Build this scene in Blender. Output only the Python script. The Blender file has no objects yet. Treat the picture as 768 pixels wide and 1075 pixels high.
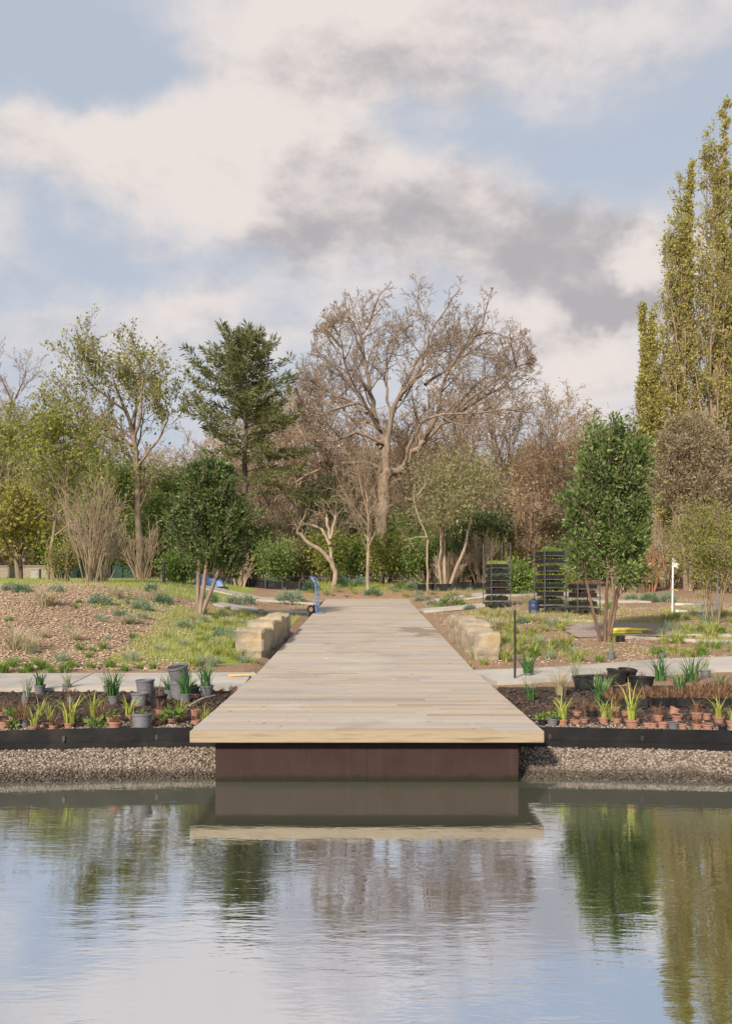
import bpy, bmesh, math, random
import numpy as np
from mathutils import Vector, Matrix, noise

# ---------------------------------------------------------------- camera, sky, sun, exposure
S = bpy.context.scene
COL = S.collection
F, CX, HY, CZ = 950.0, 385.0, 606.0, 1.88          # focal length in photo pixels, vanishing point, eye height

cam = bpy.data.objects.new('camera', bpy.data.cameras.new('camera')); COL.objects.link(cam)
cam.location = (0, 0, CZ); cam.rotation_euler = (math.radians(90), 0, 0)
cam.data.sensor_fit = 'VERTICAL'; cam.data.sensor_height = 36; cam.data.lens = F/1075*36
cam.data.shift_y = (HY-537.5)/1075; cam.data.shift_x = -1/1075
cam.data.clip_start = .05; cam.data.clip_end = 2000
S.camera = cam

SUN_EL, SUN_AZ = 32, 206           # degrees; azimuth clockwise from +Y (behind the camera, to its left)
sd = Vector((math.sin(math.radians(SUN_AZ))*math.cos(math.radians(SUN_EL)), math.cos(math.radians(SUN_AZ))*math.cos(math.radians(SUN_EL)), math.sin(math.radians(SUN_EL))))
sun = bpy.data.objects.new('sun', bpy.data.lights.new('sun', 'SUN')); COL.objects.link(sun)
sun.rotation_euler = sd.to_track_quat('Z', 'Y').to_euler()
sun.data.energy = 3.3; sun.data.angle = math.radians(5); sun.data.color = (1, .89, .74)

S.view_settings.view_transform = 'Standard'; S.view_settings.look = 'None'
S.view_settings.gamma = 1; S.view_settings.exposure = 0.95; S.view_settings.use_curve_mapping = False
S.render.engine = 'CYCLES'
S.cycles.max_bounces = 6; S.cycles.diffuse_bounces = 3; S.cycles.glossy_bounces = 3
S.cycles.transmission_bounces = 3; S.cycles.transparent_max_bounces = 4
S.cycles.caustics_reflective = False; S.cycles.caustics_refractive = False
S.cycles.use_denoising = True; S.cycles.sample_clamp_indirect = 2.0

def N(t, typ, props=None, **inp):
    n = t.nodes.new(typ)
    for k, v in (props or {}).items(): setattr(n, k, v)
    for k, v in inp.items():
        s = n.inputs[int(k[1:])] if k[0] == 'i' and k[1:].isdigit() else n.inputs[k.replace('_', ' ')]
        if isinstance(v, bpy.types.NodeSocket): t.links.new(v, s)
        else: s.default_value = v
    return n
def M(t, op, a, b=0.0, c=0.0, clamp=False):
    n = N(t, 'ShaderNodeMath', {'operation': op, 'use_clamp': clamp}, i0=a, i1=b, i2=c); return n.outputs[0]
def VM(t, op, a, b=(0, 0, 0)):
    n = N(t, 'ShaderNodeVectorMath', {'operation': op}, i0=a, i1=b)
    return n.outputs['Value'] if op in ('DOT_PRODUCT', 'LENGTH', 'DISTANCE') else n.outputs[0]
def MIX(t, f, a, b, blend='MIX'):
    n = t.nodes.new('ShaderNodeMix'); n.data_type = 'RGBA'; n.blend_type = blend
    for i, v in ((0, f), (6, a), (7, b)):
        if isinstance(v, bpy.types.NodeSocket): t.links.new(v, n.inputs[i])
        else: n.inputs[i].default_value = v if i == 0 else (*v[:3], 1)
    return n.outputs[2]
def MR(t, v, a, b, c=0.0, d=1.0, smooth=True):
    n = N(t, 'ShaderNodeMapRange', {'interpolation_type': 'SMOOTHSTEP' if smooth else 'LINEAR'}, i0=v, i1=a, i2=b, i3=c, i4=d); return n.outputs[0]
def RAMP(t, fac, stops):
    n = N(t, 'ShaderNodeValToRGB', None, i0=fac); r = n.color_ramp
    while len(r.elements) < len(stops): r.elements.new(.5)
    for e, (p, c) in zip(r.elements, stops): e.position = p; e.color = (*c, 1)
    return n.outputs[0]
def NOISE(t, vec, scale, detail=4, rough=.55, dist=0.0):
    n = N(t, 'ShaderNodeTexNoise', None, Vector=vec, Scale=scale, Detail=detail, Roughness=rough, Distortion=dist); return n.outputs[0]

w = bpy.data.worlds.new('World'); S.world = w; w.use_nodes = True
t = w.node_tree; t.nodes.clear()
SKY_STRENGTH = .10
sky = N(t, 'ShaderNodeTexSky', {'sky_type': 'NISHITA', 'sun_disc': False, 'sun_elevation': math.radians(SUN_EL), 'sun_rotation': math.radians(SUN_AZ), 'air_density': 1.0, 'dust_density': .8, 'ozone_density': 1.6})
tc = N(t, 'ShaderNodeTexCoord')
xyz = N(t, 'ShaderNodeSeparateXYZ', None, i0=tc.outputs['Generated'])
az = M(t, 'ARCTAN2', xyz.outputs[0], xyz.outputs[1]); el = M(t, 'ARCSINE', xyz.outputs[2])
P0 = N(t, 'ShaderNodeCombineXYZ', None, i0=az, i1=el).outputs[0]
wn = N(t, 'ShaderNodeTexNoise', None, Vector=tc.outputs['Generated'], Scale=5.0, Detail=5.0, Roughness=.6)
wv = VM(t, 'MULTIPLY', VM(t, 'SUBTRACT', wn.outputs['Color'], (.5, .5, .5)), (.34, .22, 0))
PW = VM(t, 'ADD', P0, wv)
def blobs(lst, P):
    acc = None
    for (u, v, ru, rv, wgt) in lst:                    # cloud masses by bearing and height above the horizon
        a0 = math.atan((u-CX)/F); e0 = math.atan((HY-v)/F*math.cos(a0))
        d = VM(t, 'MULTIPLY', VM(t, 'SUBTRACT', P, (a0, e0, 0)), (F/ru, F/rv, 0))
        g = M(t, 'EXPONENT', M(t, 'MULTIPLY', VM(t, 'DOT_PRODUCT', d, d), -1.0))
        acc = M(t, 'MULTIPLY', g, wgt) if acc is None else M(t, 'MULTIPLY_ADD', g, wgt, acc)
    return acc
def fbm(P):
    return NOISE(t, VM(t, 'MULTIPLY', P, (3.6, 6.5, 1)), 1.0, 9, .56)
cover_b = blobs([(60, 150, 170, 42, .8), (250, 190, 190, 80, .95), (330, 70, 130, 85, .9), (560, 30, 260, 55, .95), (420, 230, 190, 60, .75),
                 (640, 280, 85, 55, .95), (610, 360, 90, 50, .8), (250, 350, 120, 42, .75), (520, 250, 80, 50, .45), (60, 370, 120, 40, .35),
                 (70, 40, 150, 70, -.55), (610, 160, 130, 50, -.35), (120, 300, 190, 34, -.40), (60, 400, 120, 40, -.15)], PW)
dirn = tc.outputs['Generated']
n1 = NOISE(t, VM(t, 'MULTIPLY', dirn, (1, 1, 1.7)), 4.2, 10, .60)
n1b = NOISE(t, VM(t, 'MULTIPLY', VM(t, 'ADD', dirn, (-.022, -.01, .03)), (1, 1, 1.7)), 4.2, 8, .60)
dens = M(t, 'ADD', M(t, 'MULTIPLY_ADD', M(t, 'SUBTRACT', n1, .5), 2.1, .17), cover_b)
cover = MR(t, dens, -.15, 1.1)
grey_b = blobs([(430, 240, 170, 55, .85), (590, 275, 60, 40, .8), (660, 235, 60, 35, .65), (600, 85, 200, 40, .38), (30, 255, 150, 40, .30), (420, 120, 90, 35, .2),
                (640, 318, 70, 14, .7), (230, 130, 120, 35, -.25), (200, 250, 60, 25, -.3), (645, 285, 40, 22, -.4)], PW)
sh = M(t, 'MULTIPLY_ADD', M(t, 'SUBTRACT', n1b, n1), 3.5, grey_b)
shade = MR(t, M(t, 'MULTIPLY_ADD', M(t, 'SUBTRACT', n1, .5), .5, sh), -.1, 1.0)
CB = 1/SKY_STRENGTH
ccol = MIX(t, shade, (.438*CB, .397*CB, .376*CB), (.238*CB, .224*CB, .233*CB))
blue = MIX(t, .90, sky.outputs[0], (.258*CB, .284*CB, .328*CB))
lowhaze = MR(t, el, 0.0, .36, .55, 0.0)
blue2 = MIX(t, lowhaze, blue, (.300*CB, .310*CB, .340*CB))
final = MIX(t, M(t, 'MULTIPLY', cover, .95), blue2, ccol)
bg = N(t, 'ShaderNodeBackground', None, Color=final, Strength=SKY_STRENGTH)
t.links.new(bg.outputs[0], N(t, 'ShaderNodeOutputWorld').inputs[0])

# ---------------------------------------------------------------- helpers
rng = np.random.default_rng(7); random.seed(7)
def tag(o, label=None, cat=None, group=None, kind=None):
    if label: o['label'] = label
    if cat: o['category'] = cat
    if group: o['group'] = group
    if kind: o['kind'] = kind
    return o
def empty(name, loc, rz=0, label=None, cat=None, group=None, scale=1):
    o = bpy.data.objects.new(name, None); COL.objects.link(o)
    o.location = loc; o.rotation_euler = (0, 0, rz); o.scale = (scale,)*3; o.empty_display_size = .1
    return tag(o, label, cat, group)
def link(name, me, mat=None, parent=None, loc=None):
    o = bpy.data.objects.new(name, me); COL.objects.link(o)
    if mat and not me.materials: me.materials.append(mat)
    if parent: o.parent = parent
    if loc is not None: o.location = loc
    return o
def copy_tree(o, parent=None):
    c = o.copy(); COL.objects.link(c); c.parent = parent
    for ch in list(o.children): copy_tree(ch, c)
    return c
def np_mesh(name, V, Q, smooth=False):
    me = bpy.data.meshes.new(name); n = len(V); m = len(Q)
    me.vertices.add(n); me.vertices.foreach_set('co', np.asarray(V, np.float32).ravel())
    me.loops.add(m*4); me.loops.foreach_set('vertex_index', np.asarray(Q, np.int32).ravel())
    me.polygons.add(m); me.polygons.foreach_set('loop_start', np.arange(m, dtype=np.int32)*4)
    me.polygons.foreach_set('use_smooth', np.full(m, smooth, bool))
    me.update(calc_edges=True); return me
class MB:
    def __init__(s): s.v = []; s.f = []
    def add(s, vs, fs):
        k = len(s.v); s.v += [tuple(v) for v in vs]; s.f += [tuple(i+k for i in f) for f in fs]
    def box(s, c, d, rot=None):
        vs = [Vector((x*d[0]/2, y*d[1]/2, z*d[2]/2)) for x in (-1, 1) for y in (-1, 1) for z in (-1, 1)]
        if rot: vs = [rot @ v for v in vs]
        s.add([v+Vector(c) for v in vs], [(0, 1, 3, 2), (4, 6, 7, 5), (0, 4, 5, 1), (2, 3, 7, 6), (0, 2, 6, 4), (1, 5, 7, 3)])
    def tube(s, pts, rad, n=8, cap=True):
        pts = [Vector(p) for p in pts]; k = len(pts)
        rad = rad if isinstance(rad, (list, tuple)) else [rad]*k
        vs = []; ref = None
        for i, p in enumerate(pts):
            d = (pts[min(i+1, k-1)]-pts[max(i-1, 0)]).normalized()
            if ref is None: ref = d.orthogonal().normalized()
            a = (ref-d*ref.dot(d)).normalized(); b = d.cross(a); ref = a
            vs += [p+(a*math.cos(2*math.pi*j/n)+b*math.sin(2*math.pi*j/n))*rad[i] for j in range(n)]
        fs = [(i*n+j, i*n+(j+1) % n, (i+1)*n+(j+1) % n, (i+1)*n+j) for i in range(k-1) for j in range(n)]
        if cap: fs += [tuple(range(n-1, -1, -1)), tuple((k-1)*n+j for j in range(n))]
        s.add(vs, fs)
    def lathe(s, prof, n=20, c=(0, 0, 0), cap0=True, cap1=False):
        k = len(prof); c = Vector(c)
        vs = [c+Vector((r*math.cos(2*math.pi*j/n), r*math.sin(2*math.pi*j/n), z)) for r, z in prof for j in range(n)]
        fs = [(i*n+j, i*n+(j+1) % n, (i+1)*n+(j+1) % n, (i+1)*n+j) for i in range(k-1) for j in range(n)]
        if cap0: fs.append(tuple(range(n-1, -1, -1)))
        if cap1: fs.append(tuple((k-1)*n+j for j in range(n)))
        s.add(vs, fs)
    def mesh(s, name, bevel=0, smooth=True, xf=None):
        me = bpy.data.meshes.new(name); me.from_pydata(s.v, [], s.f)
        if bevel or xf:
            bm = bmesh.new(); bm.from_mesh(me)
            if bevel:
                es = [e for e in bm.edges if len(e.link_faces) == 2 and e.calc_face_angle() > .6]
                bmesh.ops.bevel(bm, geom=es, offset=bevel, segments=2, affect='EDGES', clamp_overlap=True)
            if xf: xf(bm)
            bm.to_mesh(me); bm.free()
        me.update()
        if smooth: me.shade_smooth(); me.set_sharp_from_angle(angle=math.radians(38))
        return me
    def build(s, name, mat, parent=None, **k): return link(name, s.mesh(name, **k), mat, parent)

# ---------------------------------------------------------------- materials
def new_mat(name):
    m = bpy.data.materials.new(name); m.use_nodes = True; t = m.node_tree
    b = t.nodes['Principled BSDF']; return m, t, b
def mat_noise(name, c1, c2, scale=8, rough=.7, bump=.2, c3=None, metal=0, stretch=(1, 1, 1), detail=6, bscale=None, spec=.4, island=0):
    m, t, b = new_mat(name)
    co = VM(t, 'MULTIPLY', N(t, 'ShaderNodeTexCoord').outputs['Object'], stretch)
    if island:
        g = N(t, 'ShaderNodeNewGeometry').outputs['Random Per Island']
        co = VM(t, 'ADD', co, VM(t, 'MULTIPLY', N(t, 'ShaderNodeCombineXYZ', None, i0=g, i1=g, i2=g).outputs[0], (37, 53, 91)))
    n = NOISE(t, co, scale, detail, .6)
    st = [(.32, c1), (.68, c2)] if c3 is None else [(.28, c1), (.5, c2), (.74, c3)]
    c = RAMP(t, n, st)
    if island: c = MIX(t, island, c, RAMP(t, g, [(0, [x*.55 for x in c1]), (.5, c2), (1, [min(x*1.25, .9) for x in (c3 or c2)])]))
    t.links.new(c, b.inputs['Base Color'])
    n2 = NOISE(t, co, (bscale or scale*3), 6, .65)
    t.links.new(M(t, 'MULTIPLY_ADD', n2, .25, rough-.12), b.inputs['Roughness'])
    b.inputs['Metallic'].default_value = metal; b.inputs['Specular IOR Level'].default_value = spec
    if bump:
        t.links.new(N(t, 'ShaderNodeBump', None, Strength=bump, Distance=.02, Height=n2).outputs[0], b.inputs['Normal'])
    return m
def mat_leaf(name, cols, transl=.35, rough=.55, spec=.25, gain=1.0):
    cols = [tuple(min(x*gain, .6) for x in q) for q in cols]
    m, t, b = new_mat(name)
    g = N(t, 'ShaderNodeNewGeometry').outputs['Random Per Island']
    k = len(cols)
    c = RAMP(t, g, [(i/(k-1), cc) for i, cc in enumerate(cols)])
    big = NOISE(t, N(t, 'ShaderNodeTexCoord').outputs['Object'], 1.1, 2)
    c = MIX(t, MR(t, big, .35, .65, 0, .45), c, RAMP(t, g, [(0, cols[-1]), (1, cols[k//2])]))
    t.links.new(c, b.inputs['Base Color']); b.inputs['Roughness'].default_value = rough; b.inputs['Specular IOR Level'].default_value = spec
    tr = N(t, 'ShaderNodeBsdfTranslucent', None, Color=c)
    mx = N(t, 'ShaderNodeMixShader', None, i0=transl, i1=b.outputs[0], i2=tr.outputs[0])
    t.links.new(mx.outputs[0], t.nodes['Material Output'].inputs[0]); return m
def mat_bark(name, c1, c2, scale=6):
    return mat_noise(name, c1, c2, scale, .85, .6, stretch=(1, 1, .25), spec=.2)
MT = dict(
    fascia=mat_noise('fascia timber', (.19, .142, .09), (.36, .29, .20), 1.6, .6, .2, stretch=(1, 6, 14), c3=(.27, .20, .13), detail=9),
    plinth=mat_noise('brown steel', (.036, .022, .020), (.050, .032, .029), 2.2, .6, .08, c3=(.043, .026, .0235), spec=.08),
    black=mat_noise('black edging', (.005, .005, .006), (.011, .0105, .012), 3, .62, .3, c3=(.034, .028, .024), spec=.2, detail=9),
    slab=mat_noise('pale stone', (.20, .175, .145), (.36, .33, .295), 1.5, .8, .25, c3=(.42, .395, .36), island=.3, detail=9),
    stone=mat_noise('sandstone', (.16, .14, .115), (.36, .30, .215), 2.4, .85, .7, c3=(.40, .235, .10), bscale=14, detail=9),
    gravelm=mat_noise('pebble', (.085, .062, .046), (.20, .155, .118), 18, .8, .3, c3=(.34, .29, .245), island=.8),
    chips=mat_noise('mulch chips', (.23, .16, .11), (.385, .28, .195), 14, .9, .3, c3=(.50, .39, .29), island=.5),
    clod=mat_noise('soil clods', (.035, .024, .020), (.075, .052, .042), 14, .95, .5, island=.5),
    greyp=mat_noise('grey plastic', (.115, .115, .13), (.17, .17, .185), 4, .55, .05),
    terra=mat_noise('terracotta plastic', (.20, .082, .055), (.31, .145, .10), 5, .7, .1, c3=(.36, .21, .16), island=.25),
    blackp=mat_noise('black plastic', (.010, .010, .011), (.022, .022, .024), 5, .45, .1),
    soil=mat_noise('compost', (.022, .015, .012), (.055, .038, .028), 40, .95, .6),
    bluem=mat_noise('blue paint', (.20, .32, .52), (.28, .40, .60), 6, .4, .05),
    blueb=mat_noise('blue drum plastic', (.025, .04, .095), (.045, .065, .14), 6, .45, .05),
    bluet=mat_noise('blue sheet', (.12, .24, .55), (.20, .34, .66), 3, .5, .2),
    tyre=mat_noise('rubber', (.012, .012, .012), (.025, .025, .025), 8, .8, .1),
    hub=mat_noise('tan hub', (.35, .24, .14), (.45, .32, .2), 8, .5, .05),
    steel=mat_noise('galvanised steel', (.09, .09, .095), (.17, .17, .18), 9, .5, .08, metal=.5),
    darksteel=mat_noise('dark steel', (.03, .03, .033), (.06, .06, .065), 9, .5, .08, metal=.3),
    white=mat_noise('white paint', (.62, .61, .58), (.78, .77, .74), 5, .55, .05),
    yellow=mat_noise('yellow pipe', (.62, .47, .06), (.78, .62, .12), 5, .45, .05),
    rust=mat_noise('dark stake', (.02, .018, .017), (.05, .04, .035), 20, .7, .2),
    woodh=mat_noise('ash handle', (.55, .32, .10), (.66, .42, .16), 12, .5, .1),
    wall=mat_noise('old wall', (.14, .11, .085), (.30, .25, .20), 3, .9, .5, c3=(.22, .19, .16), stretch=(1, 1, 3)),
    greenf=mat_noise('green netting', (.012, .05, .045), (.03, .085, .07), 7, .8, .2),
    fabric=mat_noise('pale fleece', (.55, .55, .53), (.70, .70, .68), 6, .8, .2),
    timber=mat_noise('weathered timber', (.30, .26, .21), (.46, .41, .35), 5, .8, .2, stretch=(1, 8, 8)),
    bark_tan=mat_bark('tan bark', (.15, .11, .08), (.32, .245, .185)),
    bark_pale=mat_bark('pale bark', (.21, .155, .11), (.40, .32, .24)),
    bark_brown=mat_bark('brown bark', (.17, .125, .09), (.32, .245, .185)),
    bark_dark=mat_bark('dark bark', (.06, .045, .034), (.14, .11, .085)),
    bark_red=mat_bark('reddish bark', (.11, .065, .048), (.22, .145, .105)),
    twig=mat_noise('twigs', (.20, .145, .105), (.36, .275, .205), 3, .9, 0),
    twig_tan=mat_noise('tan twigs', (.22, .155, .10), (.36, .275, .19), 3, .9, 0),
    twig_pink=mat_noise('pinkish twigs', (.29, .215, .15), (.45, .35, .26), 3, .9, 0),
    twig_red=mat_noise('orange red stems', (.30, .15, .09), (.40, .21, .13), 3, .8, 0),
    l_holly=mat_leaf('glossy dark leaves', [(.030, .052, .018), (.062, .10, .026), (.11, .155, .038), (.20, .24, .075), (.045, .075, .03)], .42, .42, .5, gain=1.75),
    l_holly2=mat_leaf('dark evergreen leaves', [(.018, .036, .015), (.038, .066, .022), (.075, .11, .03), (.14, .175, .05)], .42, .45, .45, gain=1.6),
    l_conifer=mat_leaf('conifer needles', [(.042, .052, .022), (.07, .083, .033), (.105, .118, .044), (.17, .165, .07)], .42, gain=2.0),
    l_poplar=mat_leaf('poplar leaves', [(.19, .20, .045), (.29, .285, .07), (.40, .365, .11), (.44, .345, .13), (.27, .29, .075)], .5, gain=1.3),
    l_olive=mat_leaf('olive yellow leaves', [(.12, .15, .035), (.20, .22, .05), (.28, .27, .07), (.15, .19, .045)], .5, gain=1.45),
    l_yellow=mat_leaf('yellow leaves', [(.26, .23, .05), (.38, .32, .07), (.22, .24, .06), (.33, .28, .06)], .4),
    l_rust=mat_leaf('rust leaves', [(.24, .135, .065), (.33, .20, .10), (.42, .29, .16), (.28, .21, .11)], .45, gain=1.35),
    l_brown=mat_leaf('brown leaves', [(.13, .095, .055), (.20, .15, .085), (.27, .21, .12), (.16, .14, .06)], .45, gain=1.6),
    l_wood=mat_leaf('far wood', [(.24, .185, .125), (.32, .26, .175), (.38, .32, .225), (.27, .24, .13)], .5, gain=1.3),
    l_dome=mat_leaf('grey brown foliage', [(.20, .16, .10), (.28, .23, .145), (.36, .30, .20), (.24, .21, .11)], .45, gain=1.2),
    l_shrub=mat_leaf('evergreen shrub leaves', [(.035, .06, .015), (.06, .095, .024), (.10, .14, .035), (.15, .18, .05)], .45, gain=2.1),
    l_dark=mat_leaf('dark wood leaves', [(.02, .03, .012), (.035, .05, .018), (.06, .07, .027)], .45, gain=3.4),
    l_euca=mat_leaf('pale olive leaves', [(.16, .17, .075), (.24, .24, .11), (.32, .30, .15), (.20, .21, .09)], .45, gain=1.25),
    l_bright=mat_leaf('bright green leaves', [(.10, .17, .04), (.17, .25, .06), (.25, .32, .10)], .4),
    l_lav=mat_leaf('blue green leaves', [(.13, .20, .13), (.20, .28, .19), (.28, .36, .25)], .2),
    l_lav2=mat_leaf('deep green leaves', [(.055, .14, .075), (.10, .20, .11), (.16, .27, .15)], .2),
    g_lime=mat_leaf('lime grass', [(.24, .31, .05), (.37, .43, .09), (.48, .50, .16), (.52, .49, .23)], .45),
    g_green=mat_leaf('green grass', [(.10, .20, .035), (.18, .30, .055), (.28, .37, .09)], .4),
    g_tan=mat_leaf('dry grass', [(.40, .33, .19), (.52, .44, .28), (.60, .53, .36), (.38, .35, .19)], .35),
    g_grey=mat_leaf('grey green grass', [(.22, .28, .17), (.33, .38, .25), (.43, .46, .32)], .35),
    g_strap=mat_leaf('dark strap leaves', [(.04, .11, .035), (.07, .18, .05), (.14, .25, .08)], .3),
    g_yel=mat_leaf('yellow green strap leaves', [(.34, .40, .06), (.48, .52, .12), (.55, .50, .16), (.28, .36, .06)], .4),
    g_dead=mat_leaf('rusty dead stems', [(.14, .075, .045), (.22, .12, .07), (.32, .20, .12)], .25),
)

# water stain and algae line on the pond side of the boardwalk base
pt = MT['plinth'].node_tree; pb = pt.nodes['Principled BSDF']; ps = pb.inputs['Base Color'].links[0].from_socket
pc = N(pt, 'ShaderNodeTexCoord').outputs['Object']; pz = N(pt, 'ShaderNodeSeparateXYZ', None, i0=pc).outputs[2]
pe = MR(pt, M(pt, 'MULTIPLY_ADD', NOISE(pt, VM(pt, 'MULTIPLY', pc, (3, 1, 1)), 3, 6), -.10, pz), -.03, .03)
pq = MR(pt, NOISE(pt, VM(pt, 'MULTIPLY', pc, (14, 1, .8)), 1.0, 5, .6), .55, .75, 0, .35)
pcol = MIX(pt, pq, ps, (.075, .058, .050)); pcol = MIX(pt, pe, (.022, .022, .014), pcol); pt.links.new(pcol, pb.inputs['Base Color'])
# ---------------------------------------------------------------- terrain
def sm(a, b, x):
    q = np.clip((x-a)/(b-a), 0, 1); return q*q*(3-2*q)
def shore(x): return 9.05-.02*np.minimum(np.abs(x), 24)**2
def H(x, y):
    x = np.asarray(x, float); y = np.asarray(y, float)
    s = y-shore(x)
    zc = np.interp(y, [8, 12, 13.5, 35.5, 36.5, 38, 40, 45, 60, 140], [.35, .38, .42, .97, 1.22, 1.45, 1.58, 1.72, 1.80, 1.95])
    zl = np.interp(y, [8, 12, 13.8, 17, 22, 26, 30, 50, 140], [.35, .38, .43, .78, 1.33, 1.64, 1.70, 1.84, 1.98])
    zr = np.interp(y, [8, 12, 14.5, 20, 30, 36, 40, 45, 60, 140], [.35, .39, .53, .83, 1.10, 1.30, 1.52, 1.66, 1.78, 1.95])
    z = zc+sm(-2.6, -8, x)*(zl-zc)+sm(2, 5, x)*(zr-zc)
    beach = np.maximum(.20+.36*s, -.7)
    z = np.where(s < .11, beach, z)
    back = np.clip((-7-y)*.3, 0, 1.6)
    return np.where(y < -7, np.maximum(z, back-.7), z)
def h(x, y): return float(H(x, y))
def at(u, d, sink=0.0):
    x = (u-CX)*d/F; return Vector((x, d, h(x, d)-sink))
def G(u, v, sink=0.0):
    d = 8.0
    while d < 120:
        x = (u-CX)*d/F
        if CZ-(v-HY)*d/F <= h(x, d): break
        d += .04
    return Vector((x, d, h(x, d)-sink))
def topz(v, d): return CZ-(v-HY)*d/F

ys = list(np.arange(-30, 7, 1.2))+list(np.arange(7, 15, .1))+list(np.arange(15, 42, .25))+[42*1.05**k for k in range(0, 52)]
xp = list(np.arange(0, 9, .15))+list(np.arange(9, 22, .5))+[22*1.12**k for k in range(0, 26)]
xs = [-a for a in xp[:0:-1]]+xp
X, Y = np.meshgrid(xs, ys); Z = H(X, Y)
nz = np.array([[noise.noise((x*1.7, y*1.7, 0))*.6+noise.noise((x*6, y*6, 3))*.4 for x in xs] for y in ys])
SH = Y-shore(X)
Z = Z+nz*np.where(SH < .12, .012, .035)*sm(60, 30, Y)-np.where((np.abs(X) < 1.7) & (Y > 8.7) & (Y < 35.6), .10, 0)
V = np.stack([X, Y, Z], -1).reshape(-1, 3)
nx, ny = len(xs), len(ys)
idx = np.arange(nx*ny).reshape(ny, nx)
Q = np.stack([idx[:-1, :-1], idx[:-1, 1:], idx[1:, 1:], idx[1:, :-1]], -1).reshape(-1, 4)
gm = np_mesh('ground', V, Q, True)
soil = sm(.22, .5, SH)*sm(12.6, 12.0, Y)
onland = sm(-.02, .05, SH)
mulch = onland*sm(12.0, 12.6, Y)
lawn = sm(25.5, 27.5, Y+1.2*nz)*sm(-6, -8, X)*sm(58, 50, Y)
lawn = np.maximum(lawn, sm(14, 15.5, Y)*sm(-6.0, -3.4, X)*sm(-1.6, -2.0, X)*.75*sm(24, 22, Y))
lawn = np.maximum(lawn, .8*sm(25.5, 28, Y)*sm(44, 41, Y)*sm(-3.4, -5.5, X)*sm(-11, -9, X))
lawn = np.maximum(lawn, .65*sm(36, 38, Y)*sm(46, 43, Y)*sm(9, 6, np.abs(X+3)))
lawn = np.maximum(lawn, .8*sm(20, 22.5, Y)*sm(25.5, 24.5, Y)*sm(-8, -6, X)*sm(-1.8, -2.2, X))
ca = gm.color_attributes.new('zone', 'FLOAT_COLOR', 'POINT')
ca.data.foreach_set('color', np.stack([mulch, lawn, soil, np.ones_like(soil)], -1).astype(np.float32).ravel())
m, t, b = new_mat('ground')
co = N(t, 'ShaderNodeTexCoord').outputs['Object']
zone = N(t, 'ShaderNodeSeparateColor', None, i0=N(t, 'ShaderNodeVertexColor', {'layer_name': 'zone'}).outputs[0])
nA = NOISE(t, co, 1.3, 6); nB = NOISE(t, co, 22, 5, .65); nC = NOISE(t, co, 90, 3, .6)
vor = N(t, 'ShaderNodeTexVoronoi', None, Vector=co, Scale=26.0)
gcol = RAMP(t, N(t, 'ShaderNodeSeparateColor', None, i0=vor.outputs['Color']).outputs[0], [(0, (.08, .06, .042)), (.5, (.19, .15, .11)), (1, (.32, .27, .22))])
mcol = MIX(t, MR(t, nA, .3, .7, 0, .5), RAMP(t, nB, [(.3, (.15, .09, .058)), (.55, (.33, .22, .145)), (.75, (.46, .33, .23))]), (.23, .16, .11))
lcol = RAMP(t, M(t, 'MULTIPLY_ADD', nC, .5, M(t, 'MULTIPLY', nA, .5)), [(.3, (.13, .18, .035)), (.5, (.22, .27, .06)), (.7, (.31, .33, .10))])
scol = RAMP(t, nB, [(.3, (.028, .019, .016)), (.6, (.07, .048, .040)), (.8, (.12, .085, .068))])
pert = M(t, 'MULTIPLY_ADD', nB, .5, M(t, 'MULTIPLY_ADD', nA, .5, -.5))
def zm(ch): return MR(t, M(t, 'ADD', zone.outputs[ch], pert), .42, .58)
c = MIX(t, zm(0), gcol, mcol); c = MIX(t, zm(1), c, lcol); c = MIX(t, zm(2), c, scol)
t.links.new(c, b.inputs['Base Color']); b.inputs['Roughness'].default_value = .95; b.inputs['Specular IOR Level'].default_value = .15
t.links.new(N(t, 'ShaderNodeBump', None, Strength=.8, Distance=.03, Height=M(t, 'ADD', nB, M(t, 'MULTIPLY', nC, .5))).outputs[0], b.inputs['Normal'])
tag(link('ground', gm, m), kind='structure')

# water
m, t, b = new_mat('pond water')
co = N(t, 'ShaderNodeTexCoord').outputs['Object']
r1 = NOISE(t, VM(t, 'MULTIPLY', co, (1.0, 3.4, 1)), 2.4, 3, .55, .3); r2 = NOISE(t, VM(t, 'MULTIPLY', co, (1, 4.2, 1)), 9, 2, .5)
calm = MR(t, NOISE(t, VM(t, 'MULTIPLY', co, (.5, 1.0, 1)), .8, 2), .35, .65, .35, 1.0)
open_ = MR(t, N(t, 'ShaderNodeSeparateXYZ', None, i0=co).outputs[1], 4.6, 7.6, 1.2, .75)
hgt = M(t, 'MULTIPLY', M(t, 'MULTIPLY_ADD', r2, .28, r1), M(t, 'MULTIPLY', calm, open_))
bmp = N(t, 'ShaderNodeBump', None, Strength=.11, Distance=.02, Height=hgt).outputs[0]
gl = N(t, 'ShaderNodeBsdfGlossy', None, Color=(.89, .94, 1.0, 1), Roughness=.015, Normal=bmp)
yy_ = N(t, 'ShaderNodeSeparateXYZ', None, i0=co).outputs[1]
df = N(t, 'ShaderNodeBsdfDiffuse', None, Color=MIX(t, MR(t, yy_, 6.1, 7.2), (.012, .018, .014), (.115, .115, .078)))
fr = N(t, 'ShaderNodeFresnel', None, IOR=1.5, Normal=bmp)
mx = N(t, 'ShaderNodeMixShader', None, i0=M(t, 'MULTIPLY', MR(t, fr.outputs[0], .04, .5, .84, .93, False), MR(t, yy_, 6.1, 6.9, 1.0, .74)), i1=df.outputs[0], i2=gl.outputs[0])
t.links.new(mx.outputs[0], t.nodes['Material Output'].inputs[0])
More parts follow.
